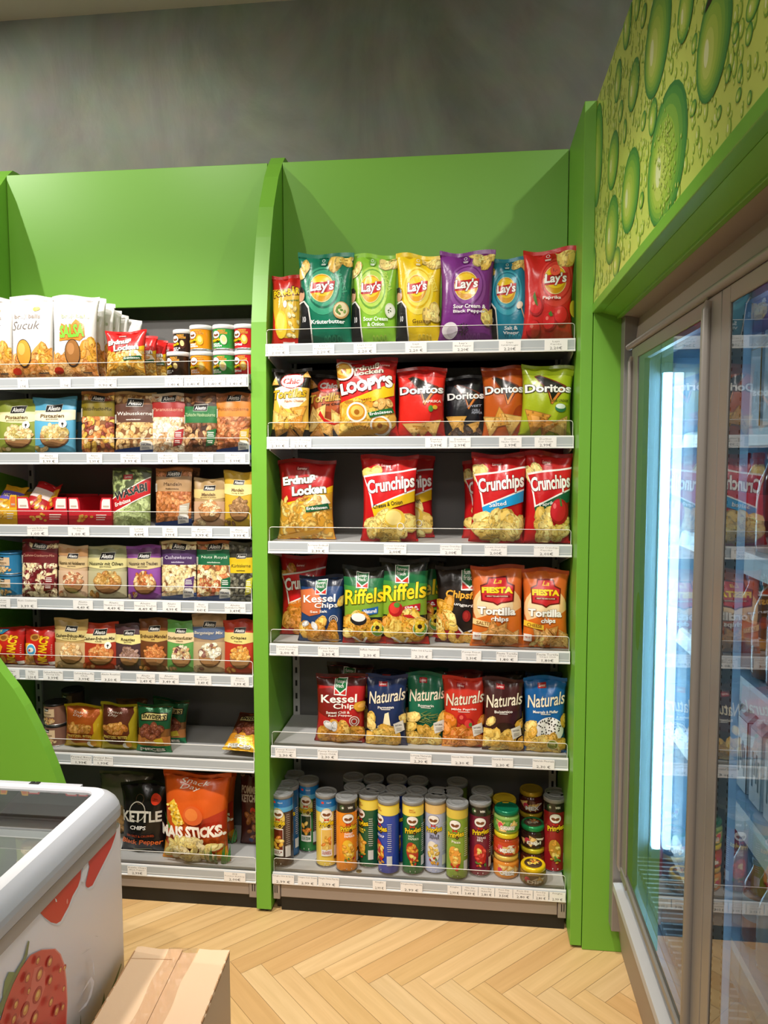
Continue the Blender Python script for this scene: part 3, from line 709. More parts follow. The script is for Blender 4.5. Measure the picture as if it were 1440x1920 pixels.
def freezer():
    T = thing('chest_freezer', 'white chest freezer with strawberry print and sliding glass lid', 'freezer', (-.44, -1.9, 0))
    I = Matrix.Translation(Vector(T.location)).inverted()
    def put(o): o.parent = T; o.matrix_parent_inverse = I; return o
    b = MB()
    for rings, m_, sm in (([(0.0, .034, .848), (-.001, .036, .864), (.000, .040, .874)], 0, False), ([(.000, .040, .874), (.004, .046, .886), (.012, .052, .896), (.022, .058, .9025)], 0, True), ([(.022, .058, .9025), (.031, .062, .9065), (.042, .066, .905)], 1, True), ([(.042, .066, .905), (.043, .066, .900), (.044, .066, .872), (.040, .06, .846), (.0, .034, .848)], 1, False)): loft(b, rings, m_, sm)
    put(b.build('lid_rim', [FGR, FWH]))
    b = MB(); loft(b, [(.010, .05, .846), (.003, .05, .844), (.003, .05, .820), (.012, .05, .820)], 0, False); put(b.build('aluminium_band', FBAND))
    # lower body with the printed side
    A = Art(FY1-FY0-.1, .78, 2)
    yb, yt, z0, z1 = FY0+.05, FY1-.025, .04, .82; wd, ht = yt-yb, z1-z0
    XB = FX1-.006
    def uv(px, py): p = on_x(px, 1440+py/4 if py is not None else 0, XB); return (1-(yt-p[1])/wd*2, (p[2]-z0)/ht)
    def pix(l): return [uv(x/4, y) for x, y in l]
    A.w, A.h = wd, ht
    drip = [(297, 1085), (330, 1120), (380, 1158), (420, 1167), (452, 1148), (480, 1095), (510, 1040), (540, 960), (580, 890), (600, 830), (606, 770), (615, 725), (640, 700), (660, 706), (668, 740), (655, 800), (640, 860), (642, 888), (658, 898), (690, 880), (730, 800), (780, 700), (830, 600), (858, 520), (870, 440), (860, 430)]
    A.shape('#dfe0e6', pix([(x+(10 if y > 500 else 0), y+14) for x, y in drip])); A.shape('#d9362f', pix(drip))
    A.shape('#f3f0f0', pix([(408, 975), (420, 985), (424, 1003), (415, 1005)])); A.ell('#ee9a94', *uv(125, 1000), .003, .006)
    A.shape('#e6e6ec', pix([(612, 770), (620, 725), (642, 708), (655, 720), (660, 745), (645, 800), (625, 860), (600, 850)]))
    st = [(-80, 2250), (-60, 2000), (0, 1880), (30, 1770), (90, 1620), (150, 1500), (220, 1405), (300, 1367), (400, 1360), (440, 1400), (470, 1480), (485, 1600), (492, 1750), (485, 1920), (470, 2100), (430, 2300), (300, 2420), (120, 2400)]
    A.shape('#7d9257', pix([(60, 1530), (100, 1530), (110, 1560), (80, 1680), (20, 1770), (15, 1700), (30, 1600)]))
    A.shape('#70804f', pix([(205, 1295), (214, 1300), (200, 1400), (130, 1560), (20, 1800), (0, 1860), (-40, 1840), (90, 1560), (170, 1430)]))
    A.shape('#e78b80', pix([(x+8, y-6) for x, y in st])); A.shape('#d8473b', pix(st)); 
    A.shape('#e2695c', pix([(250, 1500), (300, 1480), (330, 1530), (330, 1640), (290, 1760), (230, 1860), (180, 2000), (120, 2050), (110, 1900), (160, 1800), (215, 1680), (235, 1560)]))
    for x, y, s in ((288, 1545, 1), (272, 1700, 1.15), (178, 1810, 1), (248, 1870, .9), (358, 1450, .8), (358, 1590, .7), (405, 1820, .8), (450, 1790, .6), (260, 1440, .6), (180, 1570, .7), (90, 1770, .7), (185, 1670, .5), (70, 1880, .7), (420, 1510, .5), (450, 1495, .5), (345, 1750, .7), (440, 1650, .5), (130, 1950, .9), (320, 1960, .9), (230, 2050, .9), (400, 2000, .8)):
        u, v = uv(x/4, y); A.ell('#b7332b', u, v, .014*s, .0135*s, .2, 14); A.ell('#dd8f48', u, v-.001, .009*s, .0095*s, .2, 12); A.ell('#edbd6b', u-.001, v+.002, .005*s, .005*s, .2, 10)
    A.shape('#7c8654', pix([(868, 1462), (872, 1470), (800, 1690), (740, 1830), (690, 1960), (640, 2100), (670, 1960), (760, 1740), (830, 1560)])); A.shape('#69703f', pix([(740, 1680), (742, 1740), (700, 1880), (640, 2100), (690, 1900)])); A.shape('#5d6238', pix([(558, 1840), (562, 1900), (560, 2000), (550, 2000)]))
    for l in ([(560, 1700), (600, 1620), (640, 1560), (662, 1600), (640, 1700), (600, 1780), (540, 1830), (610, 1740), (640, 1640), (632, 1590)], [(560, 1400), (600, 1360), (640, 1345), (600, 1375)], [(640, 1420), (660, 1480), (664, 1560), (650, 1500)], [(660, 1255), (690, 1258), (680, 1262)]): A.shape('#cfcad0', pix(l))
    S = flat_surface((XB, yb, z0), (0, wd, 0), (0, 0, ht))
    me = printed('body', S, [], [], [], A, [FBODY], 10, 6, lift=.0006, step=.00015)
    bm = bmesh.new(); bm.from_mesh(me); cl = bm.loops.layers.float_color['Col']; 
    x = MB(); x.bm.free(); x.bm = bm; x.cl = cl
    n0 = len(bm.faces); loft(x, [(.006, .022, .822), (.006, .022, .03), (.03, .02, .03)], 0, True)
    loft(x, [(.006, .022, .822), (.056, .022, .80), (.065, .022, .55)], 0, True)
    bm.faces.ensure_lookup_table(); wc = (*lin('#eeebf2'), 1)
    for f in bm.faces[n0:]:
        for l in f.loops: l[cl] = wc
    f = bm.faces.new([bm.verts.new(p) for p in ((FX0+.07, FY0+.07, .45), (FX1-.07, FY0+.07, .45), (FX1-.07, FY1-.07, .45), (FX0+.07, FY1-.07, .45))])
    for l in f.loops: l[cl] = wc
    bm.normal_update(); bm.to_mesh(me); bm.free()
    put(link('body', me))
    b = MB(); b.box(FX0+.06, FX1-.06, FY0+.06, FY1-.06, .03, .05); b.box(FX0+.05, FX1-.05, FY0+.05, FY1-.05, 0, .03); put(b.build('plinth', BLACK))
    b = MB(); b.face([(FX0+.0432, FY0+.0432, .9005), (FX1-.0432, FY0+.0432, .9005), (FX1-.0432, FY1-.0432, .9005), (FX0+.0432, FY1-.0432, .9005)]); put(b.build('glass_lid', LIDGL))
    b = MB(); b.box(FX0+.12, FX1-.085, FY1-.031, FY1-.017, .892, .9052, 0); ch = put(b.build('latch_channel', FGR))
    p0 = on_z(38, 1477, .911); p1 = on_z(47, 1477, .911); p2 = on_z(57, 1477, .911)
    b = MB(); b.box(p0[0], p1[0]-.001, FY1-.031, FY1-.018, .900, .9072, .001); b.box(p1[0]+.001, p2[0], FY1-.031, FY1-.018, .900, .9072, .001); b2 = b.build('latch', BLACK); b2.parent = ch
freezer()
def pack(x, y, z, sx, sy, sz, rz, c1, c2, label):
    b = MB(); b.box(-sx/2, sx/2, -sy/2, sy/2, 0, sz, .004, 0, c1)
    b.box(-sx/2-.0004, sx/2+.0004, -sy*.2, sy*.25, .002, sz+.0006, 0, 0, c2); b.box(-sx*.3, sx*.2, -sy*.42, -sy*.3, sz, sz+.0006, 0, 0, '#f0e8e0')
    o = b.build('frozen_pack', PAPER, None, (x, y, z), (0, 0, rz)); tag(o, label, 'frozen pack', 'packs inside the freezer'); return o
pack(-.20, -1.22, .45, .16, .20, .28, .05, '#b83038', '#e8dce0', 'tall red and white frozen pack in the freezer corner')
pack(-.40, -1.23, .45, .18, .20, .26, -.04, '#e4dfe4', '#a8243a', 'white frozen pack with crimson band inside the freezer')
pack(-.62, -1.24, .45, .18, .20, .27, .03, '#7a2a40', '#d8c8cc', 'dark red frozen pack by the freezer far wall')
pack(-.20, -1.50, .45, .16, .24, .22, -.03, '#d8d3d6', '#58708c', 'pale frozen pack with blue band inside the freezer')
pack(-.42, -1.52, .45, .20, .24, .20, .02, '#c24a3a', '#efe6da', 'flat orange red frozen pack inside the freezer')

# ------------------------------------------------------------------ cardboard box
def carton_box():
    CB = mat('corrugated_cardboard', '#d8b896', .75, 0, (160, .12, .002)); CD = mat('cardboard_raw_edge', '#a9805a', .85)
    TAPE = glass_mat('clear_packing_tape', (.93, .90, .86), 2.2, .12)
    T = thing('cardboard_box', 'brown cardboard box sealed with clear tape standing beside the freezer', 'box', (.083, -1.004, 0), (0, 0, math.radians(3.6)))
    w, L, H = .200, .62, .548; R = random.Random(2)
    b = MB(); t = .004
    for x0, x1, y0, y1 in ((-w/2, -w/2+t, -L, 0), (w/2-t, w/2, -L, 0), (-w/2+t, w/2-t, -t, 0), (-w/2+t, w/2-t, -L, -L+t)): b.box(x0, x1, y0, y1, .0, H-.0045, .001)
    b.box(-w/2+t, w/2-t, -L+t, -t, 0, .004); b.box(-w/2+t, w/2-t, -L+t, -t, H-.0088, H-.0048); b.build('side_walls', CB, T)
    for sx in (-1, 1):
        b = MB(); n = 14; top, bot = [], []
        inner = .0006; pts = []
        for k in range(n+1):
            y = -L+L*k/n; pts.append((sx*(w/2+.0006-R.uniform(0, .0025)), y))
        ys = [0.0 if sx < 0 else -.004]
        poly = [(sx*inner, -L), *pts, (sx*inner, 0)]
        if sx > 0: poly = [(inner, -L), *pts[:-1], (w/2-.001, .006), (w*.30, .0045), (w*.17, .007), (w*.165, -.036), (inner, -.030)]
        else: poly = [(-inner, -L), *pts[:-1], (-w/2+.001, .007), (-w*.45, .009), (-w*.25, .002), (-inner, .004)]
        b.prism(poly, 'z', H-.0042, H, 0); b.build('top_flap', CB, T)
    b = MB(); 
    for sx in (-1, 1):
        for k in range(22):
            y = -L+L*k/22; b.box(sx*w/2-.0008*sx-.0012, sx*w/2-.0008*sx+.0012, y, y+L/22*R.uniform(.5, 1), H-.0046, H+.0004+R.uniform(0, .0008))
    b.build('worn_edge', CD, T)
    b = MB(); nx, ny = 8, 40; g = [[(-.030+.060*i/nx+.002*math.sin(j*.7), .006-(L+.004)*j/ny, H+.0012+.0016*abs(math.sin(i*1.9+j*1.3))*R.random()) for i in range(nx+1)] for j in range(ny+1)]
    vs = [[b.bm.verts.new(p) for p in r] for r in g]
    for j in range(ny):
        for i in range(nx): f = b.bm.faces.new((vs[j][i], vs[j+1][i], vs[j+1][i+1], vs[j][i+1])); f.smooth = False
    b.build('packing_tape', TAPE, T)
    b = MB(); b.box(-w/2+.001, -.012, -.031, -.0295, H, H+.0003); b.build('fold_line', CD, T)
carton_box()
# ------------------------------------------------------------------ print designs
CHIP = ['#e8b640', '#f0c65a', '#dda02e', '#f3d27a', '#d8932a']
CHIPP = ['#f0cf70', '#f5dc8c', '#e8c058', '#f2d57e']
TORT = ['#d99a3c', '#e3ab50', '#cf8a30', '#e9bb68']
NAMES = {}
def mk(fn):
    def outer(*a, **k):
        def style(w, h, seed):
            A = Art(w, h, seed); base = fn(A, *a, **k); return base, A
        return style
    return outer
@mk
def lays(A, base, light, ring, name, ncol='#ffffff', pos=(-.1, .60), big='', extra=None, man=True, nv=.24, cornl=True):
    A.seal = base; u, v = pos
    A.ell(light, u+.05, v-.02, .72, .27); A.ell(ring, u+.05, v, .62, .225); A.ell(light, u+.05, v+.005, .58, .205)
    if big: A.text(big, .62, .68, .42, .06, light, rot=-1.2, bold=.04)
    A.blobs((.62, .93, .32, .07), 4, .30, CHIPP, 'chip')
    if cornl: A.blobs((-.78, .82, .16, .05), 2, .24, CHIPP, 'chip')
    A.ell('#f6e9a0', u, v, .47, .158); A.ell('#e0a018', u, v, .445, .150); A.ell('#f7cf1e', u, v+.02, .42, .115)
    A.shape('#c81a22', [(u-.46, v+.035), (u-.25, v+.052), (u, v+.058), (u+.28, v+.075), (u+.50, v+.080), (u+.47, v-.02), (u+.25, v-.045), (u, v-.055), (u-.26, v-.06), (u-.45, v-.06), (u-.42, v-.02)])
    A.text("Lay's", u+.01, v+.006, .45, .135, '#ffffff', rot=.08, bold=.03, shear=.12, out='#8c0f16', ow=.035, res=3)
    A.circ(ring, -.05, .90, .17); A.ring('#e6efe6', -.05, .915, .05, .016); A.lines('#e6efe6', -.05, .875, .11, 2, .012, .003)
    if man:
        A.shape('#e9e4dc', [(-1, .0), (-1, .46), (-.78, .47), (-.58, .40), (-.42, .0)]); A.shape('#1c1d1f', [(-1, .0), (-1, .44), (-.80, .455), (-.62, .38), (-.47, .0)])
        A.ell('#d9a583', -.90, .53, .14, .065); A.shape('#2a1d16', [(-1, .54), (-1, .62), (-.86, .62), (-.78, .58), (-.80, .55), (-.95, .57)]); A.text('10', -.76, .27, .06, .06, '#e8e8e8')
    if extra == 'bread': A.ell('#c49a64', .62, .36, .27, .095, -.5); A.ell('#ead9b0', .62, .365, .23, .08, -.5); A.blobs((.62, .365, .15, .05), 7, .06, ['#5a8a35', '#88a850'])
    if extra == 'onion': A.ell('#dfe6cc', .74, .36, .20, .08); A.ell('#f1f3e6', .74, .36, .16, .065); A.blobs((.74, .36, .08, .03), 5, .035, ['#4d6a2c'])
    if extra == 'salt': A.blobs((.55, .36, .30, .10), 3, .32, CHIPP, 'chip')
    if extra == 'pepper': A.ell('#efe8ee', -.58, .13, .30, .085); A.ell('#d6ccd8', -.52, .12, .20, .06); A.blobs((-.1, .14, .2, .06), 26, .03, ['#1d1620', '#3a2a33']); A.blobs((.85, .30, .2, .08), 2, .26, CHIPP, 'chip')
    if extra == 'spoon': A.ell('#d9c7b2', .55, .42, .13, .045, -.5); A.shape('#c7ab90', [(.58, .40), (.64, .39), (.84, .18), (.80, .18)])
    if extra == 'tomato':
        for q in ((-.50, .36), (.06, .20), (.52, .26), (-.55, .12)): A.ell('#a81016', *q, .28, .10); A.ell('#d9262b', q[0]-.03, q[1]+.01, .24, .085); A.ell('#f07a70', q[0]-.1, q[1]+.035, .06, .02)
        A.shape('#4c7a2c', [(-.62, .47), (-.55, .52), (-.50, .46), (-.44, .36), (-.52, .38), (-.58, .42)]); A.shape('#4c7a2c', [(.0, .28), (.1, .31), (.2, .26), (.1, .25)]); A.ell('#e3bb38', .98, .34, .16, .09)
    for i, l in enumerate(name): A.text(l, .12, nv-i*.055, min(.62, .052*len(l)), .042, ncol, bold=.02)
    if extra != 'tomato':
        for i in range(4): A.ell(light, .05+i*.15, .075, .062, .032); A.ell(base, .05+i*.15, .07, .04, .018)
    return base
@mk
def pombar(A):
    A.seal = '#c3241c'
    A.rect('#e2b432', -1, .12, 1, .80); A.shape('#cf2d20', [(-1, .05), (-1, .55), (-.7, .30), (-.45, .10), (.9, .06), (.9, 0), (-1, 0)])
    A.text('POM-BÄR', .0, .76, .86, .12, '#f6d31e', rot=.12, bold=.04, out='#5a1a10', ow=.09)
    A.text('Original', .42, .63, .40, .035, '#4a7a30', rot=.10); A.ell('#f1f1ea', -.05, .58, .13, .05)
    A.ell('#f2cf3a', -.30, .30, .42, .19); A.ell('#f7df62', -.34, .33, .30, .13)          # plain golden splash in place of the figure
    A.blobs((.45, .34, .38, .22), 9, .17, ['#e9d48c', '#f1e1a4', '#e0c470'], 'chip'); A.lines('#ffffff', .2, .06, .5, 1, .02, .008)
    return '#c3241c'
@mk
def chio(A, c1, c2, c3, flav, fcol, tcol, extra=None):
    A.seal = '#1d1812'
    A.rect(c2, -1, .12, 1, .72); A.shape(c3, [(-.9, .70), (-.2, .76), (.6, .72), (.9, .55), (.4, .40), (-.5, .42)]); A.shape('#1d1812', [(-1, .72), (-1, .30), (-.86, .55), (-.82, .72)])
    A.ell('#9c1a16', .1, .82, .62, .115, .08); A.ell('#f5f2ee' if not extra else '#d9251d', .1, .82, .57, .098, .08)
    A.text('Chio', .1, .82, .46, .095, '#c6281f' if not extra else '#f4f0ea', rot=.02, bold=.05, shear=.15)
    A.text('Tortillas', .0, .63, .88, .13, tcol, rot=.08, bold=.035, shear=.25, out='#3c2c10', ow=.03)
    A.text(flav, .25, .525, .50, .035, fcol, rot=.04, shear=.2)
    A.blobs((0, .24, .80, .20), 9, .42, TORT, 'tri'); A.blobs((.75, .86, .12, .05), 1, .26, TORT, 'tri'); A.blobs((-.8, .80, .1, .05), 1, .26, TORT, 'tri')
    if extra: A.shape('#c8201a', [(-.4, .36), (-.3, .42), (-.1, .30), (.4, .23), (.7, .24), (.4, .20), (-.1, .24)]); A.lines('#d8d0c4', .75, .10, .2, 4, .018, .004)
    return c1
@mk
def loopys(A):
    A.seal = '#a4161c'
    A.rect('#d3201f', -1, .0, 1, .78); A.shape('#a4161c', [(-1, .78), (-1, .97), (1, .97), (1, .90), (.3, .80), (-.6, .76)])
    A.text('Erdnuß', -.05, .885, .50, .07, '#d9cbb8', rot=.07, bold=.03, out='#2a2416', ow=.04); A.text('Locken', .08, .82, .50, .06, '#d9cbb8', rot=.07, bold=.03, out='#2a2416', ow=.04)
    A.rect('#b5121b', .45, .875, .80, .915); A.text('Lorenz', .62, .895, .15, .024, '#e9c9c4')
    A.shape('#f1c21c', [(-1, .44), (-.2, .52), (.95, .68), (.95, .52), (.2, .44), (-1, .30)])
    A.text("LOOPY'S", -.02, .655, .92, .155, '#f5f2ec', rot=.13, bold=.06, out='#6b1512', ow=.045)
    A.text('Classic', -.1, .475, .30, .03, '#a5421c', rot=.1)
    A.blobs((-.1, .22, .9, .20), 16, .30, ['#e2a93a', '#edbf56', '#d8952c'], 'nut', asp=.95)
    for u, v in ((-.35, .32), (.45, .15), (-.78, .84)): A.ell('#f4efe6', u, v, .36, .12); A.ell('#d58f28', u, v, .29, .098); A.ell('#eec05a', u+.02, v+.01, .22, .07); A.ell('#a8661c', u, v, .09, .032)
    A.blobs((.55, .42, .24, .06), 4, .16, ['#e2b266', '#d79c4c'], 'nut'); A.shape('#206b33', [(.05, .31), (.85, .36), (.92, .30), (.12, .25)]); A.text('Erdnüssen', .48, .305, .36, .035, '#ffffff', rot=.08)
    A.shape('#e0a62c', [(-1, .03), (-.4, .10), (.3, .12), (.5, .08), (-.3, .04), (-1, .0)])
    return '#c01c1e'
@mk
def erdnuss(A, bright=False):
    A.seal = '#a3191a' if not bright else '#cf2222'
    A.shape('#f0c01f', [(-1, .44), (.1, .52), (1, .68), (1, .58), (.1, .42), (-1, .36)]); A.shape('#d89d33', [(-1, .0), (-1, .42), (0, .47), (1, .60), (1, 0)])
    A.blobs((-.05, .25, .98, .24), 46, .17, ['#e3b04a', '#eec468', '#d79a34', '#f0d080'], 'curl', ell=False)
    A.rect('#8e1116', -.35, .855, .12, .905); A.text('Lorenz', -.11, .88, .18, .03, '#f0d8d0', shear=.2)
    A.text('Erdnuß', -.22, .745, .60, .105, '#f6f4ec', rot=.09, bold=.045, out='#3f4a20', ow=.045); A.text('Locken', .16, .62, .62, .115, '#f6f4ec', rot=.09, bold=.045, out='#3f4a20', ow=.045)
    A.text('Classic', -.05, .51, .2, .025, '#b0481c', rot=.12); A.shape('#f1ead2', [(.15, .46), (.4, .56), (.75, .56), (.92, .46), (.6, .42)]); A.blobs((.45, .485, .24, .045), 4, .13, ['#d9a660', '#e8c080'])
    A.shape('#1c5a34', [(.05, .41), (.85, .46), (.90, .39), (.08, .345)]); A.text('Erdnüssen', .46, .40, .36, .035, '#f4f4ee', rot=.08)
    A.shape('#d8a030', [(-1, .04), (0, .12), (.7, .15), (.4, .08), (-.6, .02)])
    return '#b41a1c' if not bright else '#d42424'
@mk
def crunch(A, sub, band, scol, chips=CHIPP, extra=None, hot=False):
    A.seal = '#b01519'
    A.rect('#8f1013', -.32, .855, .12, .915); A.rect('#b81a1e', -.30, .86, .10, .91); A.text('Lorenz', -.1, .885, .17, .03, '#f2dcd6', shear=.2)
    A.blobs((-.72, .78, .22, .05), 2, .30, chips, 'chip')
    A.shape('#f4f1ec', [(-.94, .765), (.97, .85), (.97, .59), (-.62, .395), (-.70, .53)]); A.shape('#c9191e', [(-.90, .745), (.97, .83), (.97, .615), (-.56, .425), (-.66, .56)])
    A.shape(band, [(-.62, .40), (.96, .595), (.96, .47), (.2, .40), (-.5, .27)])
    A.text('Crunchips', .08, .650, .86, .20, '#fbf8f2', rot=.135, bold=.03, shear=.08, out='#7c0c10', ow=.03, res=3)
    A.blobs((.08, .22, .80, .135), 13, .36, chips, 'chip'); A.blobs((0, .07, .5, .04), 2, .22, chips, 'chip')
    A.text(sub, -.02, .44, min(.56, .055*len(sub)), .048, scol, rot=.16, bold=.015)
    if extra == 'pepper': A.ell('#a5121c', .5, .36, .40, .14); A.ell('#c9202a', .46, .37, .32, .115); A.ell('#e8676a', .3, .42, .07, .03); A.shape('#3d7a38', [(.5, .50), (.56, .51), (.62, .42), (.54, .42)])
    if extra == 'cheese': A.ell('#e8c24a', .25, .28, .38, .11); A.ell('#f3dc86', .2, .29, .30, .085); A.ring('#f6f0dd', .45, .19, .10, .03)
    return '#c2181c'
@mk
def doritos(A, base, low, flav, fcol, extra=None):
    A.seal = low
    A.rect(low, -1, .86, 1, 1); A.ell(low, .9, .2, .5, .25)
    A.shape('#6b2a14', [(-.55, .84), (-.35, .86), (.72, .72), (.78, .69), (.22, .45), (.14, .45), (.0, .60)]); A.shape('#1b1716', [(-.48, .83), (-.33, .845), (.60, .715), (.18, .49), (.06, .62)])
    A.shape('#e0873a', [(.17, .45), (.22, .45), (.66, .685), (.60, .70), (.19, .50), (.08, .60), (.05, .60)])
    A.text('Doritos', .02, .665, .92, .115, '#f4f2ee', rot=.04, bold=.03, out='#26201e', ow=.05, res=3)
    A.text(flav, .48, .50, .38, .035, fcol, rot=.06, bold=.02, shear=.15); A.blobs((.1, .17, .72, .10), 3, .52, TORT, 'tri')
    if extra == 'bowl': A.ell('#2f6e4a', .55, .40, .22, .06); A.ell('#d9e6dc', .55, .42, .19, .035)
    if extra == 'red': A.ell('#4c8a3a', .45, .40, .1, .045); A.ell('#e2b23a', .62, .42, .1, .03)
    if extra == 'dark': A.text('CHILI\nPEPPER', .62, .41, .26, .075, fcol); A.blobs((0, .07, .8, .07), 9, .26, ['#5a4030', '#6a4a34', '#3a2c24'], 'chip')
    return base
@mk
def kessel(A, base, dark, sub, acc, scol='#f0e8dc'):
    A.seal = dark
    A.rect(dark, -1, .84, 1, 1); A.shape(acc, [(-1, .78), (-.4, .82), (.1, .66), (.0, .44), (-.5, .40), (-1, .46)])
    _ff(A, .0, .84, .26)
    A.text('Kessel', -.05, .665, .74, .11, '#f6f0e4', rot=.05, bold=.02); A.text('Chips', .28, .56, .54, .095, '#f6f0e4', rot=.05, bold=.02)
    for i, l in enumerate(sub): A.text(l, -.05+.1*i, .475-.045*i, min(.5, .05*len(l)), .036, scol, rot=.04)
    A.ring('#e8e4da', .62, .36, .16, .03); A.ring('#c8c0b8', .62, .36, .08, .04)
    A.blobs((.0, .17, .85, .14), 12, .34, ['#e3a63c', '#efbb58', '#d68e2c'], 'chip'); A.blobs((.75, .62, .2, .07), 1, .26, CHIP, 'chip'); A.blobs((-.45, .27, .3, .04), 2, .2, ['#f0efec'], 'chip')
    A.lines('#c8c0b8', .5, .05, .4, 2, .02, .005)
    return base
def _ff(A, u, v, s):
    q = s*A.w/2/A.h
    A.shape('#e8ece4', [(u-s, v+q*1.15), (u+s, v+q*1.15), (u+s, v-q*1.25), (u-s, v-q*1.25)]); A.shape('#1f6e3c', [(u-s*.88, v+q*1.02), (u+s*.88, v+q*1.02), (u+s*.88, v-q*.2), (u, v-q*.85), (u-s*.88, v-q*.2)])
    A.shape('#c92a22', [(u-s*.88, v-q*.4), (u-.02, v-q*1.02), (u-s*.88, v-q*1.12)]); A.shape('#c92a22', [(u+s*.88, v-q*.4), (u+.02, v-q*1.02), (u+s*.88, v-q*1.12)])
    A.text('funny-\nfrisch', u, v+q*.35, s*.72, q*1.1, '#f2f5ee', bold=.01)
@mk
def riffels(A, sub, bcol, extra, top='#16261e'):
    A.seal = '#12160f'
    A.rect('#1e6a3c', -1, .62, 1, .86); A.shape('#7da02e', [(-1, .66), (.1, .60), (1, .64), (1, .36), (-1, .36)]); A.shape('#3f8a3a', [(-1, .76), (1, .72), (1, .63), (.1, .59), (-1, .66)]); A.rect('#a8241c', -1, .0, 1, .10)
    _ff(A, -.08, .84, .30)
    A.text('Riffels', .0, .63, .94, .19, '#f3d324', rot=.10, bold=.02, shear=.15, out='#44510f', ow=.025, res=3)
    A.shape(bcol, [(-.05, .46), (.72, .50), (.70, .41), (-.02, .38)]); A.text(sub, .34, .44, .30, .05, '#ffffff', rot=.06)
    A.blobs((-.05, .22, .92, .15), 16, .34, CHIP, 'chip')
    if extra == 'bowl': A.ell('#1d2026', -.22, .33, .40, .075); A.ell('#f1f1ee', -.22, .36, .34, .055)
    if extra == 'chili': A.ell('#b41a1c', -.35, .43, .30, .085); A.ell('#d63a30', -.4, .44, .2, .06); A.ell('#4f8a34', -.3, .48, .12, .03); A.shape('#b41a1c', [(-.1, .36), (.3, .37), (.5, .33), (.2, .33)])
    A.circ('#e8ecd8', .66, .20, .29); A.circ('#6c9a38', .66, .20, .265); A.blobs((.66, .23, .16, .06), 9, .12, ['#f2c21c', '#f6d848']); A.circ('#3a2412', .66, .23, .09)
    A.shape('#e9e4da', [(-.55, .10), (-.45, .11), (.0, .02), (-.06, .0)]); A.shape('#e9e4da', [(.12, .11), (.22, .10), (.0, .0), (-.06, .02)])
    return '#20231b'
@mk
def ungar(A):
    A.seal = '#1d1712'
    A.rect('#54181a', -1, 0, 1, .11); _ff(A, .48, .84, .38)
    A.text('Chipsfrisch', .45, .62, 1.05, .125, '#e7ac3a', rot=-.05, bold=.03, shear=.1, out='#2a1608', ow=.03); A.text('ungarisch', .42, .50, .66, .05, '#efeae2', rot=-.10, shear=.2)
    A.shape('#a01f22', [(-1, .50), (-.9, .50), (.25, .13), (.6, .16), (.6, .06), (-1, .06)]); A.shape('#efeae2', [(-.95, .50), (-.85, .50), (.2, .155), (.65, .20), (.65, .18), (.18, .13)])
    A.ell('#8e1c1c', .35, .37, .20, .075); A.ell('#b3322c', .32, .375, .12, .05); A.blobs((-.6, .32, .35, .22), 9, .32, CHIP, 'chip'); A.blobs((.2, .08, .7, .06), 5, .3, CHIP, 'chip')
    return '#231a15'
@mk
def fiesta(A, flav, extra=False):
    A.seal = '#b5481c'
    A.ell('#f3c489', .0, .50, 1.0, .28); A.ell('#f7d9ac', -.1, .52, .74, .20); A.shape('#d86f22', [(-1, .0), (-1, .34), (-.3, .42), (.4, .40), (1, .50), (1, 0)])
    A.shape('#6b160f', [(-.68, .77), (-.42, .80), (-.36, .87), (.36, .87), (.42, .80), (.68, .77), (.66, .575), (.18, .555), (0, .525), (-.18, .555), (-.66, .575)])
    A.shape('#c8262a', [(-.62, .755), (-.38, .785), (-.32, .85), (.32, .85), (.38, .785), (.62, .755), (.60, .59), (.16, .57), (0, .545), (-.16, .57), (-.60, .59)])
    A.text('La', .0, .815, .16, .055, '#f4cf3a', shear=.3, bold=.01); A.text('FIESTA', .0, .71, .62, .075, '#f7d01e', bold=.06, out='#6b160f', ow=.03); A.rect('#7d1a14', -.5, .625, .5, .65); A.text('GREAT TEX-MEX FLAVOUR', 0, .637, .42, .014, '#f4e2c0')
    A.text('Tortilla', -.03, .46, .76, .095, '#fbf8f2', rot=-.01, bold=.04, out='#8a6a4a', ow=.03); A.text('chips', .10, .36, .34, .075, '#fbf8f2', bold=.03, out='#8a6a4a', ow=.03)
    A.shape('#f0cf8c' if not extra else '#f3c63a', [(-.95, .36), (-.1, .31), (-.08, .25), (-.95, .29)]); A.text(flav, -.5, .305, .32, .042, '#8a5a22', rot=-.05)
    A.blobs((.15 if not extra else .25, .15, .70, .10), 9 if not extra else 12, .32, ['#dca45a', '#e6b672', '#d0924a'], 'tri'); 
    if extra: A.blobs((-.35, .10, .3, .06), 4, .15, ['#f2d684', '#ecca6a'], 'chip')
    A.rect('#f0e6da', -.92, .10, -.62, .19); A.text('TRY IT', -.77, .145, .10, .025, '#b5481c')
    return '#d5692a'
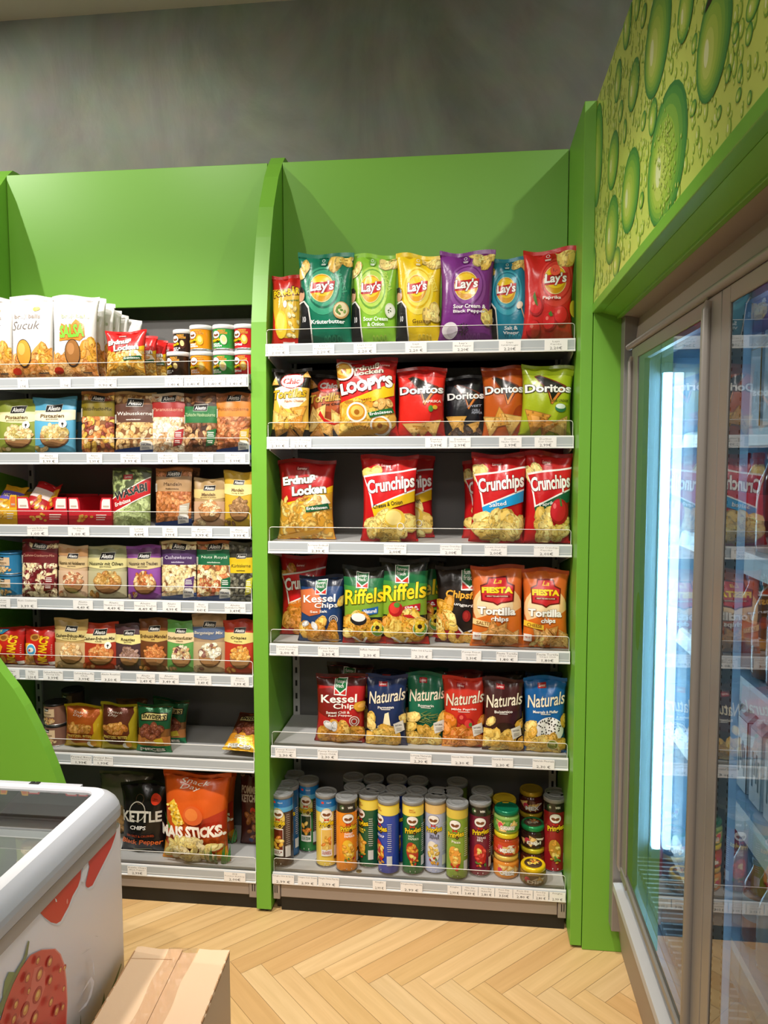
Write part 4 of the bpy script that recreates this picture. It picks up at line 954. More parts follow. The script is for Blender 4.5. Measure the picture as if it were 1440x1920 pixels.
@mk
def naturals(A, base, sub, extra=None, chips=None):
    A.seal = base
    A.rect('#a51c22', -.36, .855, .04, .92); A.text('Lorenz', -.16, .888, .16, .032, '#f4dcd6', shear=.2)
    A.text('Naturals', .02, .715, .94, .165, '#eadfc4', rot=.12, bold=.01, shear=.3, out='#5a4a30', ow=.015, res=3); A.text(sub, .0, .565, min(.62, .052*len(sub)), .036, '#f0ebe0', rot=.03); A.lines('#f0ebe0', .0, .535, .3, 1, .1, .004)
    ch = chips or ['#eec25a', '#f3d078', '#e3ae42']
    if extra == 'parmesan': A.shape('#f0e4b8', [(-.15, .30), (-.05, .48), (.15, .50), (.28, .28)]); A.blobs((-.2, .25, .5, .08), 10, .12, ['#efe2b4'])
    if extra == 'rosemary':
        for i in range(26): a = A.R.uniform(-.5, .5); u = A.R.uniform(-.4, .7); v = A.R.uniform(.34, .46); A.shape('#8a9450' if i % 2 else '#6c7a3c', [(u, v), (u+.3, v+.1*a), (u+.3, v+.1*a+.008), (u, v+.01)])
    if extra == 'paprika': A.ell('#b0161c', -.1, .44, .24, .075); A.ell('#b0161c', .25, .36, .26, .09); A.ell('#dd3a3a', .22, .37, .18, .06); A.ell('#5a8a3c', .32, .36, .08, .03); A.ell('#e06050', -.12, .46, .1, .03)
    if extra == 'balsam': A.ell('#2a1510', .1, .36, .5, .06); A.shape('#3a1c22', [(.3, .46), (.5, .56), (.9, .60), (.95, .50), (.6, .44), (.5, .38)])
    if extra == 'salt': A.ell('#e9e8e6', .2, .33, .70, .17); A.blobs((.2, .36, .55, .13), 40, .045, ['#26221f', '#3a342e'], 'nut')
    A.blobs((-.05, .13, .92, .12), 11, .40, ch, 'chip'); A.blobs((-.75, .36, .2, .1), 2, .34, ch, 'chip'); A.blobs((.9, .38, .12, .1), 1, .30, ch, 'chip')
    if extra != 'salt': A.shape('#e9e3d6', [(.38, .34), (.86, .38), (.92, .24), (.48, .19)]); A.text('NATURAL', .64, .315, .17, .022, '#4a443c', rot=.05); A.lines('#9a9488', .66, .275, .16, 3, .017, .003)
    else: A.ell('#e9d9a0', .35, .13, .28, .075); A.ell('#7c8a2c', .35, .13, .24, .06); A.text('100%', .35, .14, .15, .03, '#f5e9a0')
    return base
NUTS = dict(pist=['#e3c58a', '#d9b36c', '#efd9a4', '#b8a45a'], mix=['#d98f4c', '#c9773a', '#e9c998', '#8a3a2c', '#e6b84c'], walnut=['#e0b778', '#d3a15e', '#ecc994'], para=['#efdcc0', '#e2c49a', '#c99a6a', '#f4e8d4'], hasel=['#7a4a2c', '#6a3c22', '#c59a68', '#8a5a36'],
    pecan=['#a85f30', '#b97040', '#8f4c24', '#c98452'], almond=['#c07840', '#b06a34', '#d08c54', '#a45c2c'], almond2=['#cf9a66', '#e6cfa0', '#b97c48'], honey=['#9c7448', '#8a6238', '#b48a58'], wasabi=['#a9b77a', '#bccb8e', '#8f9f60'], cran=['#7c1c24', '#efdcb4', '#6a141c', '#e6cfa0'],
    heid=['#e3bf94', '#c98a5c', '#efd8b4', '#b9704a'], oliven=['#c99a52', '#a9702f', '#e3c884', '#b98a3c'], traub=['#d08a4c', '#e3b87c', '#b9682f', '#efd0a0'], cashew=['#edd5a0', '#e3c588', '#f3e2b8'], royal=['#c9763f', '#efdcae', '#e3c080', '#a9532c'], kurbis=['#5c5a4c', '#6e6a58', '#4a483c', '#83806c'],
    nic=['#e0a040', '#c97f2c'], cem=['#e6bd86', '#d9a566', '#efcf9c'], chili=['#d98a48', '#c66c30', '#e6a868'], roast=['#a98474', '#b9968a', '#94705e'], mand=['#c9783a', '#d98e4c', '#b5642c'], stud=['#efe2c0', '#6a2c34', '#c99a6a', '#d9c08a'], berg=['#e9e0c4', '#c9b088', '#8a5a4c', '#f3ecd4'], crisp=['#e3a448', '#d9923a', '#efbb68'])
def _alesto(A, u, v, s):
    q = s*A.w/2/A.h
    A.shape('#e6e2d8', [(u-s*1.03, v-q*.42), (u-s*.86, v+q*.46), (u+s*1.03, v+q*.50), (u+s*.90, v-q*.40)]); A.shape('#161412', [(u-s, v-q*.38), (u-s*.84, v+q*.41), (u+s, v+q*.45), (u+s*.87, v-q*.36)])
    A.text('Alesto', u, v+q*.02, s*.76, q*.52, '#f6f3ec', shear=.12, bold=.015)
@mk
def alesto_photo(A, band, nuts, name, ncol='#e9c9a8', sub='', size=.20, kind='nut', flag=None, foot=True, v0=.60, v1=.86, lv=.90):
    """full-bleed nut photograph with a coloured band"""
    pal = NUTS[nuts]; A.seal = pal[0]
    A.blobs((0, .94, 1, .07), 16, size, pal, kind, ell=False); A.blobs((0, .30, 1, .32), 62, size, pal, kind, ell=False); A.rect(band, -1, v0, 1, v1)
    _alesto(A, .02, lv, .42); A.text(name, .0, (v0+v1)/2-.005, min(.86, .07*len(name)), .058, ncol, bold=.0)
    if sub: A.text(sub, 0, v0+.045, .36, .025, ncol)
    A.rect('#d9d4c4', -.98, v0-.01, -.88, v0+.13); A.lines('#5a5448', -.93, v0+.11, .04, 6, .02, .003)
    if flag:
        A.shape(flag, [(.45, .36), (.92, .41), (.86, .22), (.80, .14), (.36, .10), (.42, .22)]); A.lines('#f0ebe0', .64, .34, .18, 3, .03, .007); A.lines('#f0ebe0', .60, .20, .16, 2, .03, .007)
    if foot: A.shape('#1f3c78', [(-1, 0), (-1, .05), (1, .13), (1, 0)]); A.shape('#eceae4', [(.35, .04), (.35, .17), (.5, .20), (.8, .20), (.88, .17), (.88, .06)]); A.text('MANDELN' if 'and' in nuts else 'NUSS', .62, .135, .2, .03, '#2a3c6a'); A.lines('#4a5470', .60, .09, .2, 2, .02, .004)
    return {'hasel': '#3a2418', 'kurbis': '#33322a', 'cran': '#5a141c'}.get(nuts, '#8a5a34')
@mk
def alesto_bowl(A, col, cream, nuts, name, sub='', top=None, ncol='#6a5030', size=.16, seal=None, by=.30, badge=False, window=None):
    """coloured pouch, cream label, bowl of nuts"""
    A.seal = seal or col; pal = NUTS[nuts]
    if top: A.rect(top, -1, .80, 1, 1)
    A.shape(cream, [(-1, .60), (-1, .77), (1, .77), (1, .60), (.3, .555), (-.3, .565)])
    if window: A.rect(window, -1, .02, 1, .52)
    _alesto(A, .05, .80, .38); A.text(name, .0, .665, min(.84, .062*len(name)), .065, ncol, shear=.08)
    if sub: A.text(sub, .0, .605, min(.5, .036*len(sub)), .026, ncol)
    A.ell('#6a4428', .12, by-.02, .66, .19); A.ell('#b98a58', .12, by+.0, .64, .18); A.blobs((.12, by+.05, .58, .155), 34, size, pal)
    A.shape('#a87a4c', [(-.52, by-.01), (.76, by-.01), (.62, by-.12), (.35, by-.18), (-.1, by-.18), (-.38, by-.12)]); A.blobs((.12, by+.02, .56, .06), 14, size, pal)
    A.blobs((-.55, .07, .3, .035), 3, size, pal)
    if badge: A.circ('#f2efe6', .52, .52, .17); A.circ('#2a2622', .52, .52, .05); A.rect('#2a2622', .505, .47, .535, .52)
    return col
@mk
def broji(A, name, ncol, face, nstyle=0):
    A.seal = '#f1efec'
    A.shape('#d9a052', [(-1, 0), (-1, .36), (-.6, .22), (-.1, .20), (.3, .36), (.6, .44), (1, .34), (1, 0)]); A.blobs((0, .13, .98, .13), 34, .20, ['#d58f42', '#e0a45a', '#c97f38', '#e8b878'], 'nut', ell=False, asp=.85); A.blobs((.72, .32, .3, .12), 6, .26, ['#e0a83a', '#d9953a'], 'chip')
    A.text('broji balls', -.1 if not nstyle else .12, .735, .62, .065, '#a89c94' if not nstyle else '#b9c7a0')
    if nstyle == 0: A.text(name, -.15, .635, .68, .10, '#6d6460', shear=.3, rot=.03, bold=-.01); A.ell('#e0c060', .3, .83, .15, .025, .3)
    else: A.shape('#e08a2c', [(-.55, .44), (-.5, .66), (-.1, .60), (.2, .70), (.55, .64), (.62, .50), (.4, .44), (.1, .46)]); A.text(name, .02, .56, .56, .16, '#7cc23c', rot=.06, bold=.05, out='#b5361c', ow=.04)
    A.ell('#3a2c24', face, .30, .36, .165); A.ell('#d9a03c' if not nstyle else '#9c6a38', face, .305, .33, .15)      # plain ball in place of the printed figure
    A.ell('#e9bd62' if not nstyle else '#b98450', face-.08, .35, .18, .07)
    A.ell('#b5301c', -.62, .10, .2, .04); A.lines('#5a4a3c', .6, .075, .24, 1, .02, .008)
    return '#edebe8'
@mk
def wasabi(A):
    A.seal = '#3a4228'
    A.rect('#4a5334', -1, .55, 1, 1); A.blobs((0, .78, .9, .2), 12, .24, NUTS['wasabi'], 'curl'); A.blobs((0, .18, 1, .18), 26, .30, NUTS['wasabi'], 'nut', ell=False, asp=.8)
    A.shape('#f0ece0', [(-1, .46), (1, .86), (1, .54), (-1, .19)]); A.shape('#b81a20', [(-1, .44), (1, .84), (1, .56), (-1, .21)]); A.text('WASABI', .05, .59, .86, .145, '#26262a', rot=.30, bold=.04, shear=.2, out='#c9d0b4', ow=.02); A.text('Erdnüsse', -.35, .40, .44, .07, '#f6f2e8', rot=.30, bold=.02)
    A.rect('#a3191e', -.35, .80, .12, .88); A.text('Lorenz', -.11, .84, .18, .045, '#f4dcd6', shear=.2)
    return '#8f9f62'
@mk
def nicnacs(A, sticker=False):
    A.seal = '#9c1a18'
    A.rect('#c4241c', -1, .05, 1, .80); A.text("NIC NAC'S", .32, .42, .80, .27, '#f3c01e', rot=1.45, bold=.05, out='#7a1410', ow=.03)
    A.ell('#c98a38', -.2, .74, .32, .09); A.ell('#8a5420', -.2, .74, .2, .055); A.shape('#f0a41e', [(-.9, .58), (-.5, .60), (-.2, .50), (-.4, .30), (-.8, .25)]); A.blobs((-.6, .16, .4, .13), 6, .22, NUTS['nic'], 'nut')
    if not sticker: A.shape('#2a7a9c', [(-.95, .97), (.0, .97), (-.3, .84), (-.95, .80)]); A.text('TRY', -.55, .89, .2, .05, '#e8d84a', rot=.3)
    else: A.circ('#f4f2ec', -.4, .43, .34); A.circ('#4aa3cf', -.4, .43, .29); A.ell('#e8e0d0', -.4, .43, .2, .06); A.ell('#d04030', -.48, .42, .08, .03)
    A.lines('#f0d8c0', .85, .55, .04, 7, .05, .006); A.rect('#e9e4da', .62, .05, .95, .13)
    return '#b3201b'
@mk
def pretzel(A, patch, sub, gold='#c9a41e', face='#c98a3c'):
    A.seal = gold
    A.shape(patch, [(-.85, .30), (-.85, .96), (.75, .96), (.85, .84), (.62, .60), (.70, .40), (.30, .14), (-.4, .14)]); A.text('Snack\nDay', -.12, .80, .40, .13, '#d9cdbc', shear=.3, bold=-.005)
    A.blobs((-.1, .49, .56, .11), 13, .20, [face, '#d9a050', '#b9742c'], 'nut'); A.rect('#6a2c0c', -.78, .355, .62, .375); A.text('PRETZEL BITES', -.08, .315, .66, .06, '#f0d060', bold=.02); A.text(sub, -.05, .235, .56, .035, '#f4e8c8', shear=.25); A.circ('#f0ece0', .45, .12, .16); A.circ('#e0a03c', .62, .15, .14)
    return gold
@mk
def snyders(A, cheddar=False):
    A.seal = '#1c4a2c' if not cheddar else '#6a3018'
    A.rect('#1d5230' if not cheddar else '#5a2a14', -1, .52, 1, 1); A.rect('#c07a3a' if not cheddar else '#e0982c', -1, .0, 1, .36); A.rect('#1f7a4c' if not cheddar else '#f0b42c', -1, .0, 1, .16)
    A.shape('#1a1208', [(-.72, .80), (-.4, .86), (.8, .84), (.82, .70), (-.7, .67)]); A.shape('#c9b878', [(-.68, .79), (-.38, .84), (.76, .82), (.78, .715), (-.66, .69)]); A.text("SNYDER'S", .06, .765, .68, .09, '#15110c', bold=.03, shear=.1, rot=-.02)
    A.blobs((.05, .48, .66, .12), 16, .22, ['#8a4a34', '#a05c3c', '#6e3626'], 'nut'); A.text('Jalapeño' if not cheddar else 'Cheddar\nCheese', .0, .26, .44, .05 if not cheddar else .09, '#d9d0a8', shear=.25); A.shape('#c9b030', [(.1, .30), (.6, .34), (.7, .22), (.3, .20)]); A.text('PIECES', .0, .085, .70, .075, '#f2ecdc', bold=.04, out='#1a3a26', ow=.02)
    return '#8a5a2c'
@mk
def kettle(A):
    A.seal = '#161314'
    A.circ('#d23a22', .60, .79, .22); A.lines('#7a1a10', .60, .79, .12, 2, .02, .004); A.ring('#4a3a2c', -.1, .78, .16, .03, 16)
    A.text('KETTLE', .0, .555, .88, .15, '#d3cfc2', bold=.03, rot=.01, out='#2a2724', ow=.02); A.ring('#b9b4a4', -.18, .62, .34, .035, 20); A.rect('#171415', -.55, .44, .25, .475); A.text('CHIPS', -.12, .405, .36, .055, '#efece4', shear=.15)
    A.text('SEA SALT & CRUSHED', -.05, .285, .62, .032, '#b5451c'); A.text('Black Pepper', -.02, .185, .92, .095, '#f0702a', shear=.25, bold=.02); A.lines('#8a8a4a', .0, .075, .4, 1, .02, .006)
    return '#161314'
@mk
def mais(A):
    A.seal = '#c9501c'
    A.shape('#b8331c', [(-.3, .40), (.2, .52), (1, .62), (1, .40), (.5, .36)]); A.shape('#f0a41c', [(-1, 0), (-1, .22), (-.2, .12), (.4, .06), (1, .20), (1, 0)])
    A.text('Snack\nDay', .0, .885, .46, .115, '#f6efe2', shear=.3, bold=.0); A.shape('#f3d04a', [(-.78, .68), (-.62, .73), (-.28, .50), (-.45, .42), (-.66, .48)])
    for i in range(40): a, b = A.R.uniform(0, 1), A.R.uniform(-.12, .12); A.ell('#e3b22c' if i % 2 else '#f8e07a', -.70+.33*a+b, .69-.22*a+b*.1, .04, .012)
    A.shape('#4f8a34', [(-.85, .60), (-.75, .50), (-.55, .42), (-.7, .42)]); A.ell('#d9602c', .05, .58, .32, .10); A.ell('#e8803c', .02, .59, .22, .065)          # plain orange patch in place of the figure
    A.text('MAIS STICKS.', .0, .405, .94, .13, '#fbf7ec', rot=.05, bold=.05, out='#c2431a', ow=.02)
    A.blobs((-.02, .20, .78, .12), 26, .19, ['#f3e6a8', '#ead888', '#f7efc4'], 'nut', asp=.5)
    for i in range(14): u = A.R.uniform(.3, .95); A.shape('#3f8a3c', [(u, .02), (u+.06, .02), (u+.10, A.R.uniform(.14, .30))])
    return '#d95c1e'
@mk
def plain(A, base, b1, nuts='pecan', txt='', tcol='#f0e8dc'):
    A.seal = base; A.rect(b1, -1, .50, 1, .78); A.blobs((0, .25, .9, .2), 16, .28, NUTS[nuts])
    if txt: A.text(txt, 0, .66, .7, .09, tcol, bold=.03)
    return base
@mk
def xox(A):
    A.seal = '#2a1c1c'; A.text('POMMES\nKETCHUP', .0, .72, .9, .22, '#c9b8a8', bold=.04); A.circ('#c23a22', .2, .50, .25); A.blobs((.2, .28, .8, .2), 12, .3, ['#8a4a24', '#a0602c'], 'nut'); A.circ('#2a3560', .0, .08, .2)
    return '#4a1f1a'
# ------------------------------------------------------------------ crisp bags, bay beside the cooler
G1, G2, G3, G4, G5 = 'crisp bags on the top shelf', 'tortilla bags on the second shelf', 'bags on the third shelf', 'bags on the fourth shelf', 'bags on the fifth shelf'
z = [q-.003 for q in ZR]
bag((500, 566, 517, 652), z[0], pombar(), 'small red and yellow potato snack bag beside the curved divider', Y=.05, group=G1, lean=-.09)
bag((556, 662, 476, 652), z[0], lays('#157a5c', '#3ba17c', '#0f6a50', ['Kräuterbutter'], big='MESSI', extra='bread'), 'dark green crisp bag reading Kräuterbutter on the top shelf', Y=.018, group=G1, yaw=.05)
bag((655, 746, 478, 652), z[0], lays('#8cc63a', '#b7dc58', '#6aa632', ['Sour Cream', '& Onion'], big='POGBA', extra='onion', nv=.27), 'light lime green crisp bag reading Sour Cream & Onion', Y=.03, group=G1, yaw=-.04)
bag((741, 830, 478, 650), z[0], lays('#f2cf1c', '#f8e25a', '#e8bc16', ['Gesalzen'], ncol='#6a4a16', big='MESSI', extra='salt', cornl=False), 'bright yellow crisp bag reading Gesalzen on the top shelf', Y=.03, group=G1, yaw=.03)
bag((820, 926, 472, 648), z[0], lays('#7a2f86', '#8f4a9c', '#6a2676', ['Sour Cream &', 'Black Pepper'], extra='pepper', man=False, nv=.375, pos=(-.02, .60), cornl=False), 'purple crisp bag reading Sour Cream & Black Pepper', Y=.018, group=G1, roll=.02)
bag((912, 998, 484, 647), z[0], lays('#1783a0', '#3aa6bf', '#0f7090', ['Salt &', 'Vinegar'], extra='spoon', nv=.17), 'teal blue crisp bag reading Salt & Vinegar', Y=.055, group=G1, roll=-.02, yaw=-.06)
p_ = bag((978, 1078, 468, 646), z[0], lays('#d3231f', '#e04038', '#c01a1a', ['Paprika'], extra='tomato', man=False, nv=.44, pos=(.25, .64), cornl=False), 'red crisp bag reading Paprika with orange price sticker', Y=.018, group=G1, roll=.015, yaw=-.05)

bag((493, 580, 693, 827), z[1], chio('#1d1812', '#e3b648', '#f6efc8', 'Nacho Cheese', '#a8481c', '#c9a21c'), 'black and gold tortilla bag with white oval emblem', Y=.02, group=G2, roll=.02)
bag((574, 652, 704, 826), z[1], chio('#1a1210', '#8a3a18', '#b0562a', 'Hot Chili', '#201410', '#c9a03c', 'hot'), 'dark tortilla bag with printed red chillies behind the red ring snack bag', Y=.09, group=G2)
bag((632, 748, 674, 829), z[1], loopys(), 'tall red bag of peanut rings between tortilla bags', Y=.015, group=G2, roll=-.02, lean=-.03)
bag((740, 836, 690, 825), z[1], doritos('#e02a20', '#b51c1a', 'PAPRIKA', '#f4e4d4', 'red'), 'bright red tortilla bag with black triangle logo', Y=.03, group=G2, roll=.015)
bag((745, 838, 692, 822), z[1], doritos('#d8d2cc', '#c03028', '', '#f4e4d4'), 'second red tortilla bag with pale edge, standing behind the first', Y=.16, group=G2)
bag((832, 912, 706, 822), z[1], doritos('#191a20', '#121218', 'SWEET', '#9aa0ac', 'dark'), 'black sweet chilli tortilla bag with white lettering', Y=.075, group=G2)
bag((904, 988, 688, 822), z[1], doritos('#c05a1c', '#a03c18', '', '#f0e0d0'), 'burnt orange tortilla bag with dark triangle logo', Y=.05, group=G2, roll=-.02)
bag((972, 1074, 686, 823), z[1], doritos('#a3b41e', '#8a9c1c', 'SOUR CREAM', '#5a6418', 'bowl'), 'lime green tortilla bag next to the tall side panel', Y=.018, group=G2, roll=.04)

bag((517, 628, 862, 1012), z[2], erdnuss(), 'red peanut puff bag with white lettering beside the divider', Y=.05, group=G3)
bag((674, 784, 854, 1022), z[2], crunch('Cheese & Onion', '#e3b81c', '#2a2a1c', extra='cheese'), 'red crisp bag with yellow Cheese & Onion band, front one', Y=.016, group=G3, lean=-.04)
bag((715, 815, 856, 1016), z[2], crunch('Cheese & Onion', '#e3b81c', '#2a2a1c', extra='cheese'), 'red Cheese & Onion crisp bag half hidden behind its twin', Y=.14, group=G3)
bag((878, 986, 850, 1026), z[2], crunch('Salted', '#1f9cd8', '#f4f4f0'), 'red crisp bag with sky blue Salted band', Y=.016, group=G3, roll=.03, lean=-.04)
bag((866, 960, 862, 1016), z[2], crunch('Salted', '#1f9cd8', '#f4f4f0'), 'red crisp bag peeking out behind the Salted one', Y=.15, group=G3)
bag((980, 1075, 848, 1028), z[2], crunch('Paprika', '#16593a', '#f4f4f0', extra='pepper'), 'red crisp bag with green Paprika band and printed pepper', Y=.018, group=G3, roll=.02, lean=-.03)
bag((975, 1072, 838, 1016), z[2], crunch('Paprika', '#16593a', '#f4f4f0', extra='pepper'), 'red Paprika crisp bag hidden behind its twin', Y=.16, group=G3)

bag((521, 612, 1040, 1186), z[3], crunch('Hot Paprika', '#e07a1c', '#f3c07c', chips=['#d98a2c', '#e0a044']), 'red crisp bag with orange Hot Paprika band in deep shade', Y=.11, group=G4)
bag((556, 644, 1078, 1206), z[3], kessel('#22406f', '#0f1a30', ['Sea Salt'], '#c86a3c'), 'navy blue kettle crisp bag reading Sea Salt', Y=.028, group=G4, roll=.02)
bag((640, 724, 1062, 1209), z[3], riffels('Naturell', '#1f5fa8', 'bowl'), 'dark green ridged crisp bag with blue Naturell flag', Y=.022, group=G4)
bag((711, 806, 1048, 1210), z[3], riffels('Chili &\nPaprika', '#b01a24', 'chili'), 'dark green ridged crisp bag with red chilli flag', Y=.022, group=G4, roll=-.01)
bag((742, 836, 1046, 1200), z[3], riffels('Chili &\nPaprika', '#b01a24', 'chili'), 'dark ridged crisp bag tucked behind the chilli flavoured one', Y=.13, group=G4)
bag((815, 906, 1060, 1206), z[3], ungar(), 'black Hungarian style crisp bag with printed red pepper', Y=.06, group=G4)
bag((881, 984, 1060, 1217), z[3], fiesta('SALTED'), 'orange tortilla chip bag with cream SALTED banner', Y=.020, group=G4)
bag((978, 1076, 1066, 1222), z[3], fiesta('CHEESE', True), 'orange tortilla chip bag with yellow CHEESE banner', Y=.022, group=G4)

bag((587, 686, 1262, 1402), z[4], kessel('#b3201f', '#4a1512', ['Sweet Chili &', 'Red Pepper'], '#7a1a16'), 'red kettle crisp bag reading Sweet Chili', Y=.035, group=G5, roll=.02)
bag((610, 700, 1243, 1380), z[4], kessel('#6a1f1a', '#2a1412', ['Sweet Chili &'], '#5a1614'), 'dark red kettle crisp bag in the shade behind the front one', Y=.16, group=G5)  # darker copy of the red kettle bag, shade put into its colours
bag((684, 764, 1264, 1408), z[4], naturals('#1c2c54', 'Parmesan', 'parmesan'), 'navy crisp bag reading Parmesan', Y=.035, group=G5)
bag((760, 838, 1260, 1399), z[4], naturals('#1f6b4c', 'Rosmarin', 'rosemary'), 'green crisp bag reading Rosmarin', Y=.06, group=G5)
bag((828, 912, 1268, 1409), z[4], naturals('#c8321f', 'Milde Paprika', 'paprika', ['#e2882c', '#eb9c40', '#d6781f']), 'orange red crisp bag reading Milde Paprika', Y=.045, group=G5)
bag((904, 984, 1270, 1415), z[4], naturals('#43201e', 'Balsamico', 'balsam'), 'dark brown crisp bag reading Balsamico', Y=.028, group=G5)
bag((981, 1074, 1268, 1420), z[4], naturals('#155a98', 'Meersalz & Pfeffer', 'salt'), 'blue crisp bag reading Meersalz & Pfeffer', Y=.028, group=G5)
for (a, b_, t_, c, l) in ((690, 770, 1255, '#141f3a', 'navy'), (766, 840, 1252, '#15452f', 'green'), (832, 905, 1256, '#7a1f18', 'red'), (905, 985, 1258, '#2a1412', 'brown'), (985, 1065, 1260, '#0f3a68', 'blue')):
    bag((a, b_, t_, 1390), z[4], naturals(c, ''), f'spare {l} crisp bag standing in shade behind its front twin', Y=.18, group=G5)  # base colours darkened from the front twins to stand in for shelf shade

# round price sticker on the red bag
W_, H_, T_ = p_.dimensions.x, p_.dimensions.z, p_.dimensions.y
Bs = Art(.034, .034, 3); Bs.circ('#e8481c', 0, .5, .98, 28); Bs.text('1,-', 0, .5, .4, .34, '#7a1a08', rot=.1, bold=.02)
Sb = lambda u, v, side=-1: np.stack([.018+np.asarray(u)*.016, np.asarray(u)*0-T_*.46, H_*.755+(np.asarray(v)-.5)*.034], -1)
link('price_sticker', printed('price_sticker', Sb, [], [], [], Bs, [PAPER], 2, 2, lift=.0002, step=.0001), p_)

# ------------------------------------------------------------------ crisp tubes and dip jars on the bottom shelf
LID = mat('grey_tube_lid', '#8e8f8e', .35, 0, (90, .4, .004)); TIN = mat('tin_rim', '#c9c9c9', .25, .8)
def cyl_surface(r, h, z0=0.0, arc=2.0):
    def S(u, v, side=-1):
        a = np.asarray(u)*arc; return np.stack([r*np.sin(a), -r*np.cos(a), z0+np.asarray(v)*h], -1)
    return S
def cyl_art_mesh(name, r, h, z0, base, art, m, arc=2.0):
    n = 40; th = [2*math.pi*i/n for i in range(n)]; V = []; F_ = []
    for zz in (z0, z0+h):
        for a in th: V.append((r*math.sin(a), -r*math.cos(a), zz))
    for i in range(n): j = (i+1) % n; F_.append([i, j, n+j, n+i])
    F_.append(list(range(n-1, -1, -1))); F_.append(list(range(n, 2*n)))
    me = printed(name, cyl_surface(r, h, z0, arc), V, F_, [lin(base)]*len(F_), art, [m], 28, 8, lift=.0004, step=.00016)
    fl = np.ones(len(me.polygons), bool); fl[n:n+2] = False; me.polygons.foreach_set('use_smooth', fl)
    return me
def emblem(A, u, v, s):
    """plain oval badge over a red bow"""
    q = s*A.w/2/A.h
    A.ell('#2a1a12', u, v, s*1.06, q*.86); A.ell('#f4f1ea', u, v, s, q*.80); A.ell('#7a4424', u-s*.33, v-q*.12, s*.40, q*.25, -.35); A.ell('#7a4424', u+s*.33, v-q*.12, s*.40, q*.25, .35)
    A.shape('#c8241f', [(u-s*.42, v-q*.80), (u, v-q*1.0), (u+s*.42, v-q*.80), (u+s*.42, v-q*1.28), (u, v-q*1.1), (u-s*.42, v-q*1.28)])
def tube_art(A, top, mid, pic, sub, scol='#ffffff', kind=None, base2=None, uc=0.0, picc='#e0a030'):
    H = A.h
    A.rect(top, -1, .86, 1, 1)
    if top in ('#1f74b8',): A.rect('#58aee0', -1, .80, 1, .87); A.rect('#e84038', uc-.24, .925, uc-.12, .955); A.text('Polaroid', uc+.12, .94, .11, .022, '#cfe4f4')
    if top == '#26251f': A.circ('#3c5a34', uc-.30, .93, .12); A.text('WIN', uc+.10, .93, .12, .034, '#f0efe8', bold=.04); A.circ('#d9d6cc', uc-.26, .93, .05)
    if top == '#f0d23c': A.rect('#f3dc5c', -1, .84, 1, .97); A.text('PERFECT\nFLAVOURS', uc, .915, .15, .05, '#b5361c', bold=.02)
    if kind == 'photo':
        A.ell(base2 or '#f2e6a8', uc, .70, .34, .16)
    emblem(A, uc, .775, .265)
    A.text('Pringles', uc+.03, .625, .40, .10, '#f8d51e', rot=.16, bold=.03, shear=.1, out='#2a160c', ow=.05)
    if kind == 'photo':
        A.rect('#f1efe8', uc-.25, .155, uc+.25, .56); A.rect(pic, uc-.23, .25, uc+.23, .545); A.blobs((uc, .36, .18, .09), 6, .12, ['#f0b43c', '#e88a2c', '#f6d070'], 'chip'); A.text(sub, uc, .205, .2, .05, scol)
        A.rect('#4a3a34', uc+.34, .10, uc+.62, .80); A.lines('#a59a94', uc+.48, .76, .10, 16, .03, .005); A.rect('#d9d6d0', uc+.34, .14, uc+.60, .30)
    else:
        A.text(sub, uc+.06, .535, min(.24, .03*max(len(q) for q in sub.split('\n'))+.05), .035*(1+sub.count('\n')), scol, bold=.02)
        A.ell(pic, uc, .32, .27, .15, .2); A.blobs((uc, .33, .22, .11), 7, .12, [picc, '#f3cf6a'], 'chip'); A.blobs((uc+.05, .18, .22, .05), 7, .07, ['#c8281f', '#5a8a34', '#e0a030'], 'nut')
        A.rect('#d9d9d4', uc+.42, .12, uc+.66, .26); A.lines('#e0e0da', uc+.54, .72, .11, 14, .03, .004)
    A.rect('#1c1a18', -1, .0, 1, .012)
    for k in (-.1, .12): A.rect('#e6e4dc', uc+k, .035, uc+k+.03, .055)
def tube(cx, width, ytop, ybot, spec, label, Y=None, zs=None, h=None, group='crisp tubes on the bottom shelf', turn=0.0, name='crisp_tube', mini=False):
    zs = (ZR[5]-.003) if zs is None else zs
    if Y is None: Y = float(np.clip(on_z(cx, ybot, zs)[1]+.0, .012, .24))
    r = .0378; yc = Y+r
    xc = on_y(cx, (ytop+ybot)/2, yc-r*.3)[0]
    H = h or .262; base = spec['base']; hb = H-.012
    arc = 2.0; A = Art(2*r*arc, hb-.006, int(cx)); spec['art'](A)
    o = link(name, cyl_art_mesh(name, r*.965, hb-.006, .006, base, A, GLOSS, arc), None, (xc, yc, zs), (0, 0, turn)); tag(o, label, 'tube can', group)
    b = MB(); b.lathe([(r*.93, .0), (r*.985, .001), (r*.985, .006), (r*.95, .0085)], seg=40); link('bottom_rim', b.mesh('bottom_rim', TIN), o)
    b = MB(); b.lathe([(r*.97, hb-.003), (r*1.015, hb-.002), (r*1.015, hb+.009), (r*.985, hb+.0115), (r*.93, hb+.0115), (r*.90, hb+.009), (r*.60, hb+.009), (r*.585, hb+.0098), (r*.56, hb+.009), (r*.2, hb+.0092)], seg=40)
    if not mini: b.prism([(-.009, 0), (.009, 0), (.005, -.012), (-.005, -.012)], 'y', 0, .0012) if False else None
    link('lid', b.mesh('lid', LID if not mini else RAILW), o)
    return o
def sp(base, *a, **k): return dict(base=base, art=lambda A: tube_art(A, *a, **k))
DK = dict(blue='#1f74b8', win='#26251f', pf='#f0d23c')
